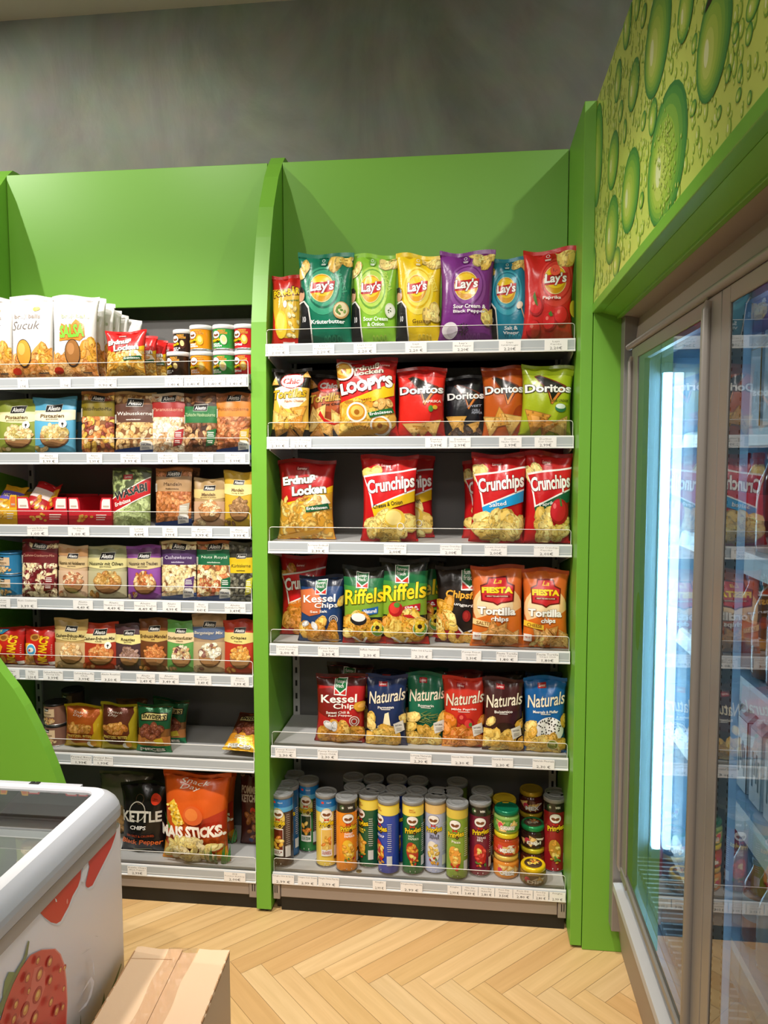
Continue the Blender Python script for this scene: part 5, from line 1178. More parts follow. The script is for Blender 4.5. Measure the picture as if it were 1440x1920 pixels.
TB = [
 (529, 43, 1474, 1628, sp('#3a2a26', DK['blue'], '', '#6a1f14', 'HOT &\nSPICY', '#8a1f18', kind='photo', base2='#e8c860', uc=-.12), 'blue and dark brown crisp tube with flame picture beside the divider'),
 (578, 42, 1450, 1600, sp('#2f7a3c', DK['blue'], '', '#203a24', 'SOUR CREAM', '#2a6a3a', kind='photo', base2='#d9dca0', uc=-.05), 'green and blue crisp tube with onion picture, set back'),
 (611, 43, 1473, 1628, sp('#f0d05a', DK['blue'], '', '#e8c060', 'CLASSIC\nPAPRIKA', '#b5241c', kind='photo', base2='#f6ecb0', uc=.1), 'yellow crisp tube with paprika picture'),
 (649, 43, 1480, 1638, sp('#ef8f1f', DK['win'], '', '#f0c030', 'SWEET\nPAPRIKA', '#ffffff', uc=.16), 'orange crisp tube with black WIN collar'),
 (692, 42, 1474, 1630, sp('#1d5a3a', DK['pf'], '', '#e8b840', 'CREAM &\nONION', '#f3dc3c', uc=-.42), 'dark green crisp tube turned to show its side text'),
 (728, 43, 1485, 1642, sp('#2a48b0', DK['pf'], '', '#c83a2c', 'KETCHUP', '#ffffff', uc=-.45), 'royal blue crisp tube with white lid tab'),
 (774, 43, 1485, 1643, sp('#1f6a3c', DK['pf'], '', '#b5341f', 'HOT\nPAPRIKA', '#d9ead0'), 'bottle green crisp tube with yellow collar'),
 (816, 42, 1483, 1641, sp('#b9bedd', '#e8c47a', '', '#efe8d8', 'SALT &\nPEPPER', '#2a2a44', picc='#e3ba58', uc=-.08), 'pale lavender crisp tube reading Salt & Pepper'),
 (857, 43, 1490, 1652, sp('#8aa83c', '#d9c04a', '', '#e8a040', 'Pizza', '#f4f2e0', uc=-.1), 'lime green crisp tube reading Pizza'),
 (900, 44, 1485, 1646, sp('#7a1f3a', DK['win'], '', '#c8281f', 'TEXAS\nBBQ', '#f0e8ec', picc='#d93a2c'), 'maroon crisp tube with WIN collar'),
 (1042, 43, 1473, 1629, sp('#c8202a', DK['win'], '', '#e8b040', 'Original', '#f8e8d0', uc=.03), 'red crisp tube with WIN collar next to the side panel'),
]
for t_ in TB: tube(*t_)
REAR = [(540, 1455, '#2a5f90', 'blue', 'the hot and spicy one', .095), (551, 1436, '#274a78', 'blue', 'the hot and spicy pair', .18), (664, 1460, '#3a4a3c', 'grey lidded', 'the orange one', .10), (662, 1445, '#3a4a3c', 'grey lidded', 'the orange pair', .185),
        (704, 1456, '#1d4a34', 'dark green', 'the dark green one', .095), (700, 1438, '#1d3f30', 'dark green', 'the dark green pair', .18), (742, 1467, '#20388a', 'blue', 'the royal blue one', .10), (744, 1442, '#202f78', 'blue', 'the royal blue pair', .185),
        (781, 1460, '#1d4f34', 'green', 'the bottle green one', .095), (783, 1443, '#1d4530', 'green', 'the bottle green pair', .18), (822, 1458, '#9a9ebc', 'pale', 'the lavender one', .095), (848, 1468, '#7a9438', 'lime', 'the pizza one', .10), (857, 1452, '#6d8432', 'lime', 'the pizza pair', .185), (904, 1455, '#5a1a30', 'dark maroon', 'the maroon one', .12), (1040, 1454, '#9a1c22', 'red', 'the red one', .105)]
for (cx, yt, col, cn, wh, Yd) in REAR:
    tube(cx, 42, yt, yt+150, sp(col, DK['win'] if col in ('#5a1a30', '#9a1c22') else col, '', '#c09030', '', '#fff'), f'{cn} crisp tube in shade directly behind {wh}', Y=Yd)  # rear rows coloured darker than the front tubes, imitating shade

def jar(cx, ybot, zoff, h, glass, lid, lab, txt, label, Y=None, r=.043, ltxt=None):
    zs = ZR[5]-.003
    if Y is None: Y = float(on_z(cx, ybot, zs)[1])
    yc = Y+r; xc = on_y(cx, ybot-20, yc-r*.3)[0]; hl = .016; hb = h-hl
    A = Art(2*r*1.9, hb*.64, int(cx+zoff*1000)); A.rect(lab, -1, .0, 1, 1); A.shape('#f0e6d0', [(-.3, .2), (.1, .8), (.5, .7), (.3, .2)]); A.blobs((-.05, .5, .5, .4), 5, .2, ['#e8c070', lab], 'tri'); A.circ('#d9455a', -.28, .55, .11); A.text(txt, .02, .33, .30, .36, '#fbf8ee', bold=.05, out='#3a2a1a', ow=.04)
    me = cyl_art_mesh('label', r*1.006, hb*.64, hb*.16, lab, A, GLOSS, 1.9)
    b = MB(); b.lathe([(r*.80, 0), (r*.94, .002), (r, .008), (r, hb*.80), (r*.95, hb*.90), (r*.86, hb*.96), (r*.86, hb)], seg=36)
    o = b.build('dip_jar', mat('jar_'+txt, glass, .08, coat=.5), None, (xc, yc, zs+zoff)); tag(o, label, 'jar', 'dip jars on the bottom shelf')
    link('label', me, o)
    b = MB(); b.lathe([(r*.92, hb-.001), (r*.965, hb+.001), (r*.965, hb+hl*.75), (r*.90, hb+hl), (r*.80, hb+hl), (r*.77, hb+hl*.88)], seg=40)
    lo = link('lid', b.mesh('lid', mat('lid_'+lid.strip('#'), lid, .22, .25)), o)
    if ltxt:
        B = Art(2*r*.76, 2*r*.76, 1); B.circ('#4a3424', 0, .5, .92, 30); B.text('Dip!', 0, .5, .55, .3, ltxt, rot=.3, bold=.05, out='#e8d8b0', ow=.03); B.blobs((.2, .7, .4, .15), 5, .2, ['#e0a040', '#c87028'])
        me = printed('lid_print', flat_surface((-r*.76, -r*.76, hb+hl*.885), (2*r*.76, 0, 0), (0, 2*r*.76, 0)), [], [], [], B, [GLOSS], 2, 2, lift=.0003, step=.0001); link('lid_print', me, lo)
jar(949, 1650, 0, .079, '#d98a34', '#e8c058', '#e08a2c', 'CHEESE', 'cheese dip jar at the foot of the stack of three')
jar(949, 1650, .0795, .079, '#a8401c', '#e8d02c', '#c8441f', 'MEDIUM', 'red medium salsa jar in the middle of the stack of three')
jar(949, 1650, .159, .079, '#8fae5a', '#0f7a56', '#5f9a3c', 'GUACAMOLE', 'green lidded guacamole jar topping the stack of three')
jar(1000, 1655, 0, .062, '#8a6a2c', '#f0c81c', '#7a6030', 'DIP', 'low cheese dip jar with printed yellow lid, front one', Y=.012, ltxt='#f4d03c')
jar(999, 1620, 0, .079, '#4a1c18', '#d9c82c', '#8a3a1c', 'HOT', 'dip jar with yellow lid below the green lidded one', Y=.105)
jar(999, 1620, .0795, .079, '#2a1614', '#1f8a4c', '#3a241c', 'Dip!', 'dark dip jar with printed green lid', Y=.105, ltxt='#d9d0b8')
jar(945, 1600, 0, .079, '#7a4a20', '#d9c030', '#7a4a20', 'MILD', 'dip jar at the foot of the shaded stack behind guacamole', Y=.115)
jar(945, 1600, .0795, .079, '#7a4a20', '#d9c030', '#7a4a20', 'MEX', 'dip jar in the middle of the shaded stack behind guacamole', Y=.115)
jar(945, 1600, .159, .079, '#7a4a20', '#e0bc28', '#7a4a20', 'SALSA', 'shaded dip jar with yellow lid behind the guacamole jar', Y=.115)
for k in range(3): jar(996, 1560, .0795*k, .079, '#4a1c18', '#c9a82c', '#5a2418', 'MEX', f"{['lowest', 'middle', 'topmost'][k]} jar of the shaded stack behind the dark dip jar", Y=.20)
b = MB(); b.lathe([(.0095, 0), (.0100, .0004), (.0100, .0018), (.0095, .0022)], seg=24); p = on_z(673, 1634, ZR[5]-.003)
tag(b.build('coin', mat('brass_coin', '#a08a50', .35, .8), None, (p[0], p[1], ZR[5]-.003)), 'small brass coin lying on the bottom shelf by the orange tube', 'coin')

# ------------------------------------------------------------------ nuts and small packs, bay beyond the divider
zl = [q-.003 for q in ZL]
H1, H2, H3, H4, H5, H6 = 'bags on the upper nut shelf', 'nut bags on the second shelf', 'nut bags on the third shelf', 'nut bags on the fourth shelf', 'nut bags on the fifth shelf', 'pretzel bags on the sixth shelf'
bag((-62, 20, 560, 711), zl[0], broji('Sucuk', '#6d6460', -.4), 'white snack bag cut off by the picture edge on the upper nut shelf', Y=.03, group=H1)
bag((13, 98, 556, 712), zl[0], broji('Sucuk', '#6d6460', -.2), 'white snack bag reading Sucuk with ball print', Y=.03, group=H1)
bag((92, 180, 556, 712), zl[0], broji('SALSA', '#7cc23c', .05, 1), 'white snack bag reading Salsa in green letters', Y=.025, group=H1, yaw=.06)
for k, (a, b_, t_, Yk) in enumerate(((115, 194, 562, .085), (135, 211, 571, .13), (155, 223, 580, .17), (172, 237, 590, .21), (195, 262, 601, .235))):
    bag((a, b_, t_, 700), zl[0], broji('SALSA', '#7cc23c', .05, 1), f"white snack bag, {['first', 'second', 'third', 'fourth', 'last'][k]} in the row behind the Salsa bag", Y=Yk, t=.04, group=H1, yaw=.25)
bag((194, 272, 622, 712), zl[0], erdnuss(True), 'small bright red peanut puff bag in front of the row', Y=.02, group=H1)
for k, (a, b_, t_, Yk) in enumerate(((232, 292, 632, .09), (252, 311, 640, .14), (272, 334, 644, .19))):
    bag((a, b_, t_, 705), zl[0], erdnuss(True), f"small red peanut puff bag, {['first', 'second', 'third'][k]} one behind the front bag", Y=Yk, t=.04, group=H1, yaw=.2, m=FILM)
MINI = [(332, 705, 0, '#33211c', '#4a2c20', 'HOT &\nSPICY', 'dark brown small crisp tub at the end of the tub rank', -.25, .02), (344, 690, 1, '#2c1f1c', '#4a2c20', 'HOT &\nSPICY', 'dark brown small crisp tub stacked behind the front brown one', -.2, .1), (344, 690, 0, '#2c1f1c', '#4a2c20', 'HOT &\nSPICY', 'dark small crisp tub hidden below the rear brown one', -.2, .1),
        (376, 705, 0, '#f0971c', '#f3c040', 'SWEET\nPAPRIKA', 'orange small crisp tub at the bottom of its pair', -.05, .02), (376, 705, 1, '#f0971c', '#f3c040', 'SWEET\nPAPRIKA', 'orange small crisp tub on top of its pair', -.15, .02), (419, 705, 0, '#2f9a44', '#e8e0c0', 'SOUR\nCREAM', 'green small crisp tub at the bottom of its pair', -.2, .02),
        (419, 705, 1, '#2f9a44', '#e8e0c0', 'SOUR\nCREAM', 'green small crisp tub on top of its pair', -.1, .02), (459, 705, 0, '#c8202a', '#e8b040', 'Original', 'red small crisp tub at the bottom of its pair', -.3, .02), (459, 705, 1, '#c8202a', '#e8b040', 'Original', 'red small crisp tub on top of its pair', -.2, .02)]
def mini_art(pic, txt):
    def f(A):
        A.text('PERFECT\nFLAVOURS', .12, .80, .22, .19, '#b5361c', bold=.03, out='#f3dc5c', ow=.06); emblem(A, -.20, .68, .20); A.text('Pringles', -.16, .40, .34, .20, '#f8d51e', rot=.14, bold=.03, out='#2a160c', ow=.05); A.ell(pic, .18, .42, .15, .24, .2); A.ell('#f6dc90', .18, .46, .09, .15, .2); A.text(txt, -.12, .17, .22, .18, '#ffffff', bold=.03)
    return f
for cx, yb, lv, base, pic, txt, lab, tn, Yk in MINI: tube(cx, 43, 0+660, yb-10, dict(base=base, art=mini_art(pic, txt)), lab, Y=Yk, zs=zl[0]+.0865*lv, h=.086, group='small crisp tubs on the upper nut shelf', name='crisp_tub', mini=True, turn=tn)

P2 = dict(Y=.02, pouch=True, m=MATTE)
bag((-8, 70, 750, 856), zl[1], alesto_bowl('#8a963a', '#e6dfa8', 'pist', 'Pistazien', 'geröstet & gesalzen', badge=True, size=.15), 'olive green pistachio pouch at the picture edge', group=H2, **P2)
bag((57, 140, 746, 856), zl[1], alesto_bowl('#5aa9cc', '#e9e3c0', 'pist', 'Pistazien', 'geröstet', badge=True, size=.15), 'sky blue pistachio pouch, front one', group=H2, **P2)
bag((86, 153, 751, 850), zl[1], alesto_bowl('#4a90b0', '#d9d3b0', 'pist', 'Pistazien'), 'blue pistachio pouch half hidden behind the front one', group=H2, Y=.12, pouch=True, m=MATTE)  # front pouch colours dimmed here to paint in the shelf shade
bag((149, 213, 736, 856), zl[1], alesto_photo('#7a6a14', 'mix', 'Nuss-Frucht-Mix', '#2a2410', foot=False, size=.2), 'nut and fruit mix bag with mustard band', group=H2, **P2)
bag((212, 291, 736, 856), zl[1], alesto_photo('#5c3a2c', 'walnut', 'Walnusskerne', '#f4ece0', 'naturbelassen', v0=.50, v1=.80, lv=.82, size=.17), 'walnut bag with brown band', group=H2, **P2)
bag((282, 347, 738, 857), zl[1], alesto_photo('#a02a24', 'para', 'Paranusskerne', '#e0a084', flag='#a8282c', foot=False, size=.27), 'brazil nut bag with red band', group=H2, **P2)
bag((342, 408, 738, 857), zl[1], alesto_photo('#1f6a34', 'hasel', 'Türkische Haselnusskerne', '#b9cf9c', flag='#1f6a34', foot=False, v0=.50, v1=.78, lv=.75, size=.2), 'hazelnut bag with dark green band', group=H2, **P2)
bag((403, 470, 737, 858), zl[1], alesto_photo('#c9781f', 'pecan', 'Pekannusskerne', '#8a5418', flag='#c9a02c', size=.23), 'pecan bag with amber band next to the divider', group=H2, **P2)

def tray(x0, x1, yt, yb, zs, c, label, fill=False, Y=.02, tabs='#f0ece6'):
    a, b_ = on_y(x0, yb, Y)[0], on_y(x1, yb, Y)[0]; h = on_y(x0, yt, Y)[2]-zs; d = .22; t = .003
    m = MB(); m.box(a, b_, Y, Y+t, zs, zs+h*.55, 0, 0, c); m.box(a, a+t, Y+t, Y+d, zs, zs+h*.95, 0, 0, c); m.box(b_-t, b_, Y+t, Y+d, zs, zs+h*.95, 0, 0, c); m.box(a, b_, Y+d, Y+d+t, zs, zs+h, 0, 0, c); m.box(a+t, b_-t, Y+t, Y+d, zs, zs+t, 0, 0, c)
    for s, xx in ((1, a), (-1, b_)):
        w_ = (b_-a)*.27; m.prism([(xx, zs+h*.5), (xx+s*w_, zs+h*.5), (xx+s*w_*.95, zs+h*.85), (xx+s*w_*.8, zs+h), (xx, zs+h)], 'y', Y-.0004, Y+.002, 0, c)
        m.prism([(xx+s*.004, zs+h*.60), (xx+s*w_*.85, zs+h*.60), (xx+s*w_*.8, zs+h*.85), (xx+s*w_*.7, zs+h*.95), (xx+s*.004, zs+h*.95)], 'y', Y-.001, Y-.0004, 0, tabs)
        m.box(xx+s*w_*.2, xx+s*w_*.7, Y-.0014, Y-.001, zs+h*.66, zs+h*.72, 0, 0, '#c8b0a0')
    R = random.Random(int(x0)+50)
    for i in range(14): m.box(a+(b_-a)*R.uniform(.2, .6), 0, 0, 0, 0, 0) if False else None
    for i in range(12): u_ = a+(b_-a)*R.uniform(.22, .58); v_ = zs+h*R.uniform(.16, .42); m.prism([(u_+.006*math.cos(q), v_+.0045*math.sin(q)) for q in np.linspace(0, 6.28, 9)[:-1]], 'y', Y-.0009-.0001*i, Y, 0, R.choice(['#e8b040', '#d9952c', '#f0c860']))
    for k in range(3): m.box(a+(b_-a)*.64, a+(b_-a)*(.84+.02*k), Y-.0008, Y, zs+h*(.20+.08*k), zs+h*(.235+.08*k), 0, 0, '#f3e6d8')
    return tag(m.build('display_tray', PAPER), label, 'display tray', 'cardboard display trays on the third nut shelf')
zt3 = zl[2]
tray(-20, 33, 928, 990, zt3, '#e6b41e', 'yellow cardboard display tray at the picture edge', tabs='#e07030'); tray(34, 127, 932, 991, zt3, '#cf2030', 'red cardboard tray filled with nut sachets'); tray(130, 210, 933, 991, zt3, '#cf2030', 'red cardboard tray standing empty beside the wasabi pouch')
def sachet(px, py, Y, rot, c1, c2, label, lean=.9):
    p = on_y(px, py, Y); w, h = .085, .12
    A = Art(w, h, int(px)); A.rect(c2, -1, .4, 1, .75); A.blobs((0, .25, .7, .2), 6, .25, ['#e8b040', '#d9952c']); A.text('NIC NAC', 0, .57, .7, .12, '#f8e8d0', bold=.04)
    o = link('nut_sachet', bag_mesh('nut_sachet', w, h, .018, c1, A, False, int(px), 1.0), None, (p[0], Y, p[2]), (-lean, rot, rot*.4)); tag(o, label, 'sachet', 'nut sachets in the display trays')
    link('top_seal', seal_mesh('top_seal', w, h, .018, False, int(px), 1.0, c1, None, (.953, 1)), o)
sachet(62, 955, .05, .35, '#b51f24', '#e8dcd8', 'sachet with white stripe leaning in the filled red tray', .75); sachet(88, 958, .06, -.5, '#c8281f', '#e0a82c', 'red and yellow sachet leaning in the filled red tray', .8); sachet(76, 962, .12, .1, '#8a1a1c', '#d0a030', 'dark red sachet lying at the back of the filled red tray', 1.0)
sachet(4, 958, .05, .2, '#d9a01e', '#6a5cc0', 'yellow and violet sachet in the yellow tray', .8)
P3 = dict(Y=.02, pouch=True, m=MATTE)
bag((207, 281, 877, 993), zl[2], wasabi(), 'green wasabi peanut pouch with red diagonal band', group=H3, **P3)
bag((289, 358, 878, 995), zl[2], alesto_photo('#a8855c', 'almond', 'Mandeln', '#4a3018', 'Kalifornische', flag='#b9b09c', size=.23), 'almond bag with beige band, front one', group=H3, **P3)
bag((300, 372, 876, 985), zl[2], alesto_photo('#7a5c3c', 'almond', 'Mandeln', '#4a3018'), 'almond bag in shade behind the front one', group=H3, Y=.13, pouch=True, m=MATTE)  # band darkened from the front bag's, shade painted into it
bag((361, 421, 897, 996), zl[2], alesto_bowl('#a88a5c', '#c9b070', 'almond2', 'Mandeln', 'geröstet & gesalzen', window='#c09a78', size=.2), 'tan roasted almond pouch', group=H3, **P3)
bag((418, 473, 884, 996), zl[2], alesto_bowl('#c9a22c', '#ead88c', 'honey', 'Mandeln', 'Honig & Salz', size=.17), 'golden honey almond pouch next to the divider', group=H3, **P3)

def tin(cx, ybot, zs, lev, h, base, panel, ptxt, label, Y, lidc, r=.042, group='round nut tins', up=True):
    xc = on_y(cx, ybot-20, Y+r*.7)[0]; A = Art(2*r*1.6, h*.86, int(cx+lev)); A.rect(panel, -.45, .42, .30, .86); 
    s = .16; q = s*A.w/2/A.h; A.shape('#161412', [(-.30, .88), (.0, .90), (-.02, .72), (-.32, .70)]); A.text('Alesto', -.16, .80, .13, .11, '#f4f0e8', shear=.1); A.text(ptxt, -.1, .58, .24, .09, '#6a5030'); A.lines('#8a7050', -.08, .48, .14, 1, .02, .008)
    A.blobs((-.05, .20, .35, .15), 12, .09, ['#e6bd86', '#d9a566', '#efcf9c'])
    o = link('nut_tin', cyl_art_mesh('nut_tin', r*.97, h*.86, h*.05, base, A, GLOSS, 1.6), None, (xc, Y+r, zs+lev*h), (0, 0, -.1)); tag(o, label, 'tin', group)
    b = MB(); b.lathe([(r*.93, 0), (r*.985, .001), (r*.985, h*.05), (r*.95, h*.06)], seg=36); link('bottom_rim', b.mesh('bottom_rim', TIN), o)
    b = MB(); b.lathe([(r*.96, h*.905), (r*1.0, h*.91), (r*1.0, h*.985), (r*.95, h-.0004), (r*.90, h-.0004), (r*.86, h*.97)], seg=36); link('lid', b.mesh('lid', mat('tin_lid_'+lidc.strip('#'), lidc, .3)), o)
for lv in (0, 1): tin(20, 1117, zl[3], lv, .078, '#2f7fae', '#e0c09c', 'Cashewkerne', f"{['lower', 'upper'][lv]} blue nut tin of the stacked pair at the picture edge", .02, '#2a6a94')
P4 = dict(Y=.02, pouch=True, m=MATTE)
bag((37, 106, 1012, 1130), zl[3], alesto_photo('#6a1a1e', 'cran', 'Cashew-Cranberry-Mix', '#d9a48c', flag='#7a1c20', foot=False, size=.22), 'cashew cranberry bag with dark red band', group=H4, **P4)
bag((106, 163, 1022, 1127), zl[3], alesto_bowl('#c9a884', '#d3b884', 'heid', 'Nussmix mit Heidelbeeren', 'geröstet', top='#b98a5c', window='#d3b394', ncol='#4a3a20', size=.15), 'pale tan nut mix pouch with Heidelbeeren lettering', group=H4, **P4)
bag((160, 237, 1023, 1129), zl[3], alesto_bowl('#a9a47c', '#d6cc8c', 'oliven', 'Nussmix mit Oliven', 'geröstet', top='#8a8a64', window='#b9b28c', ncol='#3a3a20', size=.14), 'sage green nut mix pouch with Oliven lettering', group=H4, **P4)
bag((236, 302, 1022, 1129), zl[3], alesto_bowl('#8a4a9a', '#c9b884', 'traub', 'Nussmix mit Trauben', 'geröstet', top='#6a3a70', ncol='#4a3a30', size=.15), 'purple nut mix pouch', group=H4, roll=-.02, **P4)
bag((300, 367, 1014, 1130), zl[3], alesto_photo('#4a2f5c', 'cashew', 'Cashewkerne', '#d6cce0', 'naturbelassen', flag='#5a3470', size=.24), 'cashew bag with violet band', group=H4, **P4)
bag((366, 436, 1014, 1131), zl[3], alesto_photo('#14633c', 'royal', 'Nuts Royal', '#d9e6d0', 'naturbelassen', flag='#14633c', size=.23), 'mixed nut bag reading Nuts Royal with green band', group=H4, **P4)
bag((428, 475, 1016, 1131), zl[3], alesto_photo('#d9b81c', 'kurbis', 'Kürbiskerne', '#3a3414', 'naturbelassen', flag='#c9c03c', foot=False, v0=.48, v1=.74, lv=.76, size=.2), 'dark pumpkin seed bag with yellow band next to the divider', group=H4, **P4)
bag((296, 350, 1015, 1120), zl[3], alesto_photo('#3a2848', 'cashew', 'Cashewkerne', '#d6cce0'), 'cashew bag in shade behind the front one', group=H4, Y=.13, pouch=True, m=MATTE)  # violet band dimmed as painted shade

bag((-16, 46, 1174, 1261), zl[4], nicnacs(), 'red and yellow coated peanut bag with blue corner', group=H5, Y=.03)
bag((42, 104, 1173, 1261), zl[4], nicnacs(True), 'red and yellow coated peanut bag with round white sticker', group=H5, Y=.03)
bag((99, 163, 1159, 1261), zl[4], alesto_bowl('#b9975c', '#d6c07c', 'cem', 'Cashew-Erdnuss-Mix', 'Honig & Salz', top='#a88a50', window='#cfae7c', ncol='#3a2c14', size=.14), 'gold cashew peanut mix pouch', group=H5, **P4)
bag((151, 222, 1166, 1263), zl[4], alesto_bowl('#a8361f', '#e6d79c', 'chili', 'Cashew-Erdnuss-Mix', 'Chili', ncol='#3a2c14', badge=True, size=.15), 'brick red cashew peanut mix pouch', group=H5, roll=-.02, **P4)
bag((213, 267, 1168, 1263), zl[4], alesto_bowl('#4a3034', '#e6d98c', 'roast', 'Roasties', 'geröstet', ncol='#4a3a20', size=.15), 'dark brown roasted nut pouch with cream label', group=H5, **P4)
bag((257, 317, 1158, 1263), zl[4], alesto_bowl('#6a3c1c', '#c9a85c', 'mand', 'Erdnuss-Mandel', 'süß', ncol='#4a3018', size=.15), 'russet almond mix pouch', group=H5, **P4)
bag((309, 365, 1162, 1264), zl[4], alesto_bowl('#5f9a4c', '#e8cfa0', 'stud', 'Studentenfutter', 'Classic', ncol='#5a4a1c', size=.15), 'light green student mix pouch', group=H5, **P4)
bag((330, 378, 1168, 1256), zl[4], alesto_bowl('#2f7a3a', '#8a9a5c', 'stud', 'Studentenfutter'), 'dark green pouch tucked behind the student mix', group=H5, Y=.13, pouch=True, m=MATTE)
bag((358, 423, 1148, 1267), zl[4], alesto_bowl('#a88a68', '#5a6a8a', 'berg', 'Bergsteiger Mix', '', top='#b9966c', window='#c0a47c', ncol='#d0c8b8', size=.16), 'tall tan hiking mix pouch with blue mountain print', group=H5, **P4)
bag((417, 477, 1161, 1269), zl[4], alesto_bowl('#b5361f', '#e0cf7c', 'crisp', 'Crispies', 'Paprika', ncol='#4a3a18', size=.14), 'red crispy peanut pouch next to the divider', group=H5, **P4)

for lv in (0, 1): tin(103, 1404, zl[5], lv, .078, '#8a6252', '#e3c49c', 'Erdnüsse', f"{['lower', 'upper'][lv]} brown nut tin of the stack beside the pretzel bags", .05, '#1c1a18')
tin(136, 1380, zl[5], 0, .078, '#4a3a2c', '#8a7050', 'Erdnüsse', 'shaded nut tin behind the amber pretzel bag', .2, '#161412'); tin(136, 1380, zl[5], 1, .078, '#4a3a2c', '#8a7050', 'Erdnüsse', 'shaded nut tin with black lid, upper of the rear pair', .2, '#161412')  # rear tins use darkened tin colours in place of shade
bag((116, 192, 1319, 1412), zl[5], pretzel('#a8521c', 'Cheddar Cheese'), 'gold pretzel bag with amber front', group=H6, Y=.04, m=FOIL, roll=.02)
bag((184, 258, 1317, 1413), zl[5], pretzel('#5a2c1c', 'Honey Mustard & Onion', gold='#a8981e'), 'gold pretzel bag with dark brown front', group=H6, Y=.035, m=FOIL)
bag((252, 320, 1318, 1415), zl[5], snyders(), 'green pretzel piece bag reading Jalapeño, front one', group=H6, Y=.03, m=FOIL, roll=.02)
bag((278, 348, 1308, 1404), zl[5], snyders(), 'green pretzel piece bag leaning behind the front one', group=H6, Y=.12, m=FOIL, roll=.06)
bag((215, 275, 1308, 1395), zl[5], plain('#6a4a28', '#4a2c1c', 'pecan'), 'shaded gold pretzel bag behind the brown fronted one', group=H6, Y=.15, m=FOIL)  # gold turned brown, shade put into the bag colour
p = on_y(456, 1414, .05)
A_ = Art(.15, .2, 5); sb_, _A = snyders(True)(.15, .2, 5)
o = link('snack_bag', bag_mesh('snack_bag', .13, .17, .045, sb_, _A, False, 77, 1.0, FOIL), None, (-.122, .035, zl[5]+.022), (-1.05, .0, -.15)); tag(o, 'orange cheddar pretzel piece bag lying on its back by the divider', 'snack bag', H6)
link('top_seal', seal_mesh('top_seal', .13, .17, .045, False, 77, 1.0, '#6a3018', FOIL, (.953, 1)), o); link('bottom_seal', seal_mesh('bottom_seal', .13, .17, .045, False, 77, 1.0, '#e0982c', FOIL, (0, .032)), o)

H7 = 'large bags on the base shelf'
bag((222, 312, 1464, 1600), zl[6], kettle(), 'black kettle crisp bag with orange lettering', group=H7, Y=.06)
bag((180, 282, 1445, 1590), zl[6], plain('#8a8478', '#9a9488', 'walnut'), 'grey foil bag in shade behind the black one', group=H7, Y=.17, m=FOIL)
bag((299, 428, 1446, 1622), zl[6], mais(), 'large orange maize stick bag leaning over the base shelf', group=H7, Y=.02, roll=.015, lean=-.03)
bag((335, 440, 1448, 1600), zl[6], mais(), 'second orange maize stick bag behind the large one', group=H7, Y=.16)
bag((448, 492, 1448, 1565), zl[6], xox(), 'dark ketchup snack bag in the shaded corner by the divider', group=H7, Y=.17)
# ------------------------------------------------------------------ price tags in the rails
TAGM = mat('paper_tag', None, .6)
ORD = ['first', 'second', 'third', 'fourth', 'fifth', 'sixth', 'seventh', 'eighth', 'ninth', 'tenth', 'eleventh', 'twelfth']
def tags(rows, zs, bayname, shelfnames, flip):
    for si, row in enumerate(rows):
        zr = zs[si]; n = len(row)
        for k, (x0, x1, l1, l2, pr) in enumerate(row):
            py = 960-(zr-CAM[2])*500; a = on_y(x0, py, -.003)[0]; b_ = on_y(x1, py, -.003)[0]; w = b_-a; h = .0335; R = random.Random(int(x0*3+si))
            A = Art(w, h, 1)
            if l1: A.text(l1, 0, .84, min(.94, .075*len(l1)), .19, '#6e6a66', bold=-.004, res=1)
            if l2: A.text(l2, 0, .59, min(.92, .066*len(l2)), .16, '#7c7874', bold=-.004, res=1)
            A.text(pr, 0, .24, min(.8, .105*len(pr)), .30, '#403d3a', bold=.0, res=1)
            V = [(-w/2, 0, 0), (w/2, 0, 0), (w/2, 0, h), (-w/2, 0, h), (-w/2, .0006, 0), (w/2, .0006, 0), (w/2, .0006, h), (-w/2, .0006, h)]
            Fb = [[0, 1, 2, 3], [5, 4, 7, 6], [0, 4, 5, 1], [3, 2, 6, 7], [0, 3, 7, 4], [1, 5, 6, 2]]
            me = printed('price_tag', flat_surface((-w/2, 0, 0), (w, 0, 0), (0, 0, h)), V, Fb, [lin('#f4f2ef')]*6, A, [TAGM], 2, 2, lift=.0002, step=.00004)
            me.polygons.foreach_set('use_smooth', np.zeros(len(me.polygons), bool))
            o = link('price_tag', me, None, ((a+b_)/2, -.0046, zr-.0385+R.uniform(-.0006, .0006)), (0, R.uniform(-.018, .018), 0))
            idx = (n-1-k) if flip else k
            tag(o, f'white price tag {pr}, {ORD[idx]} from the shared divider, {shelfnames[si]} rail of {bayname}', 'price tag', f'price tags on the {bayname}')
SN = ['top', 'second', 'third', 'fourth', 'fifth', 'sixth', 'seventh']
E_ = ''
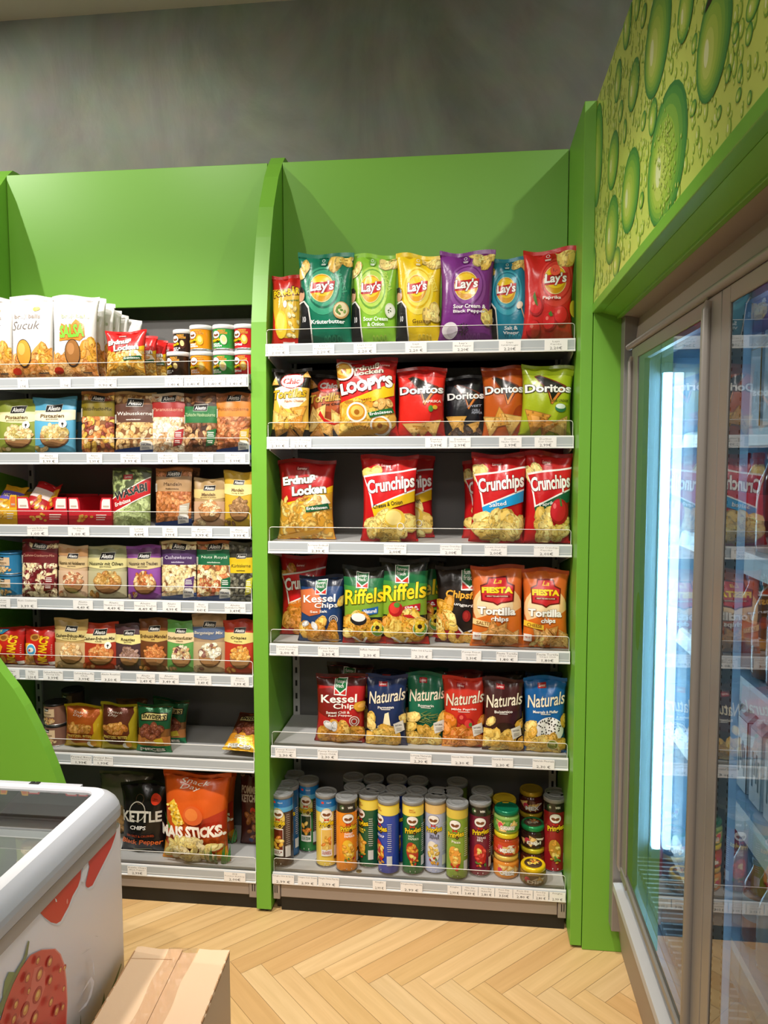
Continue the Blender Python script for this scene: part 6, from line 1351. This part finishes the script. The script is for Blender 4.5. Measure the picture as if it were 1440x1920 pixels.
RT = [[(504, 544, 'Pom-Bär', 'original', '2,00 €'), (588, 628, "Lay's", 'Kräuterbutter', '2,20 €'), (664, 706, 'Lays Sour', 'Cream&Onion', '2,20 €'), (760, 800, 'Lays', 'Gesalzen', '2,20 €'), (848, 887, "Lay's", 'Black Pepper', '2,20€'), (934, 975, 'Lays', 'Salt&Vinegar', '2,20€'), (1019, 1062, 'Lays', 'Paprika', '2,20€')],
 [(503, 543, 'Chio Tortillas', 'Nacho Cheese', '2,30 €'), (546, 585, 'Chio Tortillas', 'Hot Chili', '2,30 €'), (797, 838, 'Doritos', 'Paprika', '2,99€'), (842, 882, 'Doritos', 'Sweet Chili Pepper', '2,99€'), (935, 977, 'Doritos', 'Nacho Cheese', '2,99€'), (1001, 1042, 'Doritos', 'Sour Cream', '2,99€')],
 [(578, 617, 'Lorenz Erdnuß', 'Locken', '2,30 €'), (720, 762, 'Lorenz Crunchips', 'Cheese&Onion', '2,00€'), (825, 865, 'Lorenz Crunchips', 'Western Style', '2,00€'), (908, 950, 'Lorenz Crunchips', 'Salted', '2,00€'), (1000, 1047, 'Lorenz Crunchips', 'Paprika', '2,00€')],
 [(519, 560, 'Lorenz Crunchips', 'Hot Paprika', '2,00 €'), (597, 636, 'Funny Kessel', 'Sea Salt', '2,30 €'), (675, 712, 'Riffels Naturell', E_, '2,30 €'), (771, 810, 'Riffels Chili & Paprika', E_, '2,30 €'), (865, 902, 'Funny Frisch', 'ungarisch', '2,30€'), (930, 970, 'Fiesta Tortilla', 'Chips Salted', '1,80 €'), (1005, 1047, 'Fiesta Tortilla', 'Chips Chili', '1,80€')],
 [(517, 556, 'Funny Kessel', 'Salt&Vinegar', '2,30 €'), (596, 634, 'Funny Kessel', 'Sweet Chili&', '2,30 €'), (769, 809, 'Lorenz Naturals', 'Rosmarin', '2,30 €'), (846, 887, 'Naturals Milde Paprika', E_, '2,30 €'), (922, 962, 'Naturals Balsamico', E_, '2,30 €'), (998, 1039, 'Naturals Meersalz', E_, '2,30 €')],
 [(511, 552, 'Pringles Hot & Spicy', E_, '2,99 €'), (559, 595, 'Pringles Sour Cream', E_, '2,99 €'), (597, 636, 'Pringles Sweet Paprika', E_, '2,99 €'), (699, 724, 'Pringles', E_, '2,99 €'), (751, 792, 'Pringles Hot Paprika', E_, '2,99 €'), (839, 865, 'Pringles', E_, '2,99 €'), (866, 896, 'Chio Dip', 'Mild Salsa', '3,49 €'), (897, 927, 'Poco Dip', 'Medium Mex', '2,80 €'), (928, 961, 'Poco Dip', 'Guacamole', '3,50€'), (962, 999, 'Poco Dip', 'Hot Mexicana', '2,80 €'), (1000, 1028, 'Poco Dip', 'Queso Ch', '2,80 €'), (1030, 1060, 'Pringles', E_, '2,99 €')]]
LT = [[(38, 58, 'Broji', E_, '1,70€'), (117, 137, 'Broji', E_, '1,70€'), (181, 222, 'Lorenz Erdnuß', 'Locken Classic 50g', '0,90 €'), (312, 346, 'Pringles 40g', 'Hot&Spicy', '1,40 €'), (348, 384, 'Pringles Sweet', 'Paprika 40g', '1,40 €'), (386, 425, 'Pringles Sour', 'Cream&Onion 40g', '1,40 €'), (426, 464, 'Pringles original', '40g', '1,40 €')],
 [(78, 113, 'Alesto', 'California Pistazien', '5,99 €'), (166, 195, 'Alesto', 'Nuss Frucht', '5,99 €'), (229, 267, 'Alesto', 'Walnusskerne', '3,99 €'), (299, 336, 'Alesto', 'Paranusskerne', '5,99€'), (364, 402, 'Alesto', 'Haselnusskerne', '5,99€'), (424, 462, 'Alesto', 'Pekannusskerne', '5,99€')],
 [(55, 94, 'Lorenz Erdnüsse', 'geröstet', '1,00 €'), (131, 171, 'NicNacs', '40g', '1,00 €'), (246, 281, 'Lorenz', 'Cashews', '4,49€'), (307, 335, 'Alesto', 'Mandeln', '3,99 €'), (361, 400, 'Alesto', 'Mandeln geröstet', '3,99 €'), (433, 468, 'Alesto', 'Mandeln Honig', '3,99 €')],
 [(-8, 23, 'Cashews', 'geröstet', '3,99€'), (36, 73, 'Alesto Cranberries', E_, '3,99 €'), (140, 177, 'Alesto', 'Nussmix', '4,49 €'), (197, 235, 'Alesto', 'Nussmix mit Oliven', '4,49 €'), (254, 296, 'Alesto', 'Nussmix Trauben', '4,49 €'), (307, 341, 'Alesto', 'Cashew', '4,99 €'), (366, 392, 'Alesto', 'Nuts Royal', '4,49 €'), (423, 462, 'Alesto', 'Kürbiskerne Natur', '3,49€')],
 [(8, 40, 'NicNacs', '125g', '2,50 €'), (51, 75, 'NicNacs', '125g', '2,50 €'), (84, 121, 'Cashew-Erdnuss-Mix', 'Honig Salz', '3,99€'), (141, 179, 'Cashew-Erdnuss-Mix', 'Chili', '3,99€'), (192, 228, 'Alesto Roasties', E_, '3,50 €'), (258, 293, 'Alesto', 'Erdnuss Mandel', '2,49 €'), (300, 337, 'Alesto', 'Studentenfutter', '3,49 €'), (367, 398, 'Alesto', 'Bergsteiger', '3,49 €'), (434, 468, 'Alesto', 'Crispies', '1,99 €')],
 [(135, 174, 'Pretzel Bites', 'Honey Mustard', '1,99€'), (177, 214, 'Pretzel Bites', 'Cheddar Cheese', '1,99€')],
 [(241, 277, 'Kettle Chips', 'Black Pepper', '2,99€'), (421, 461, 'XOX', 'Pommes Ketchup', '2,00€')]]
tags(RT, ZR, 'crisp bay', SN[:5]+['bottom'], False)
tags(LT, ZL, 'nut bay', SN[:6]+['bottom'], True)
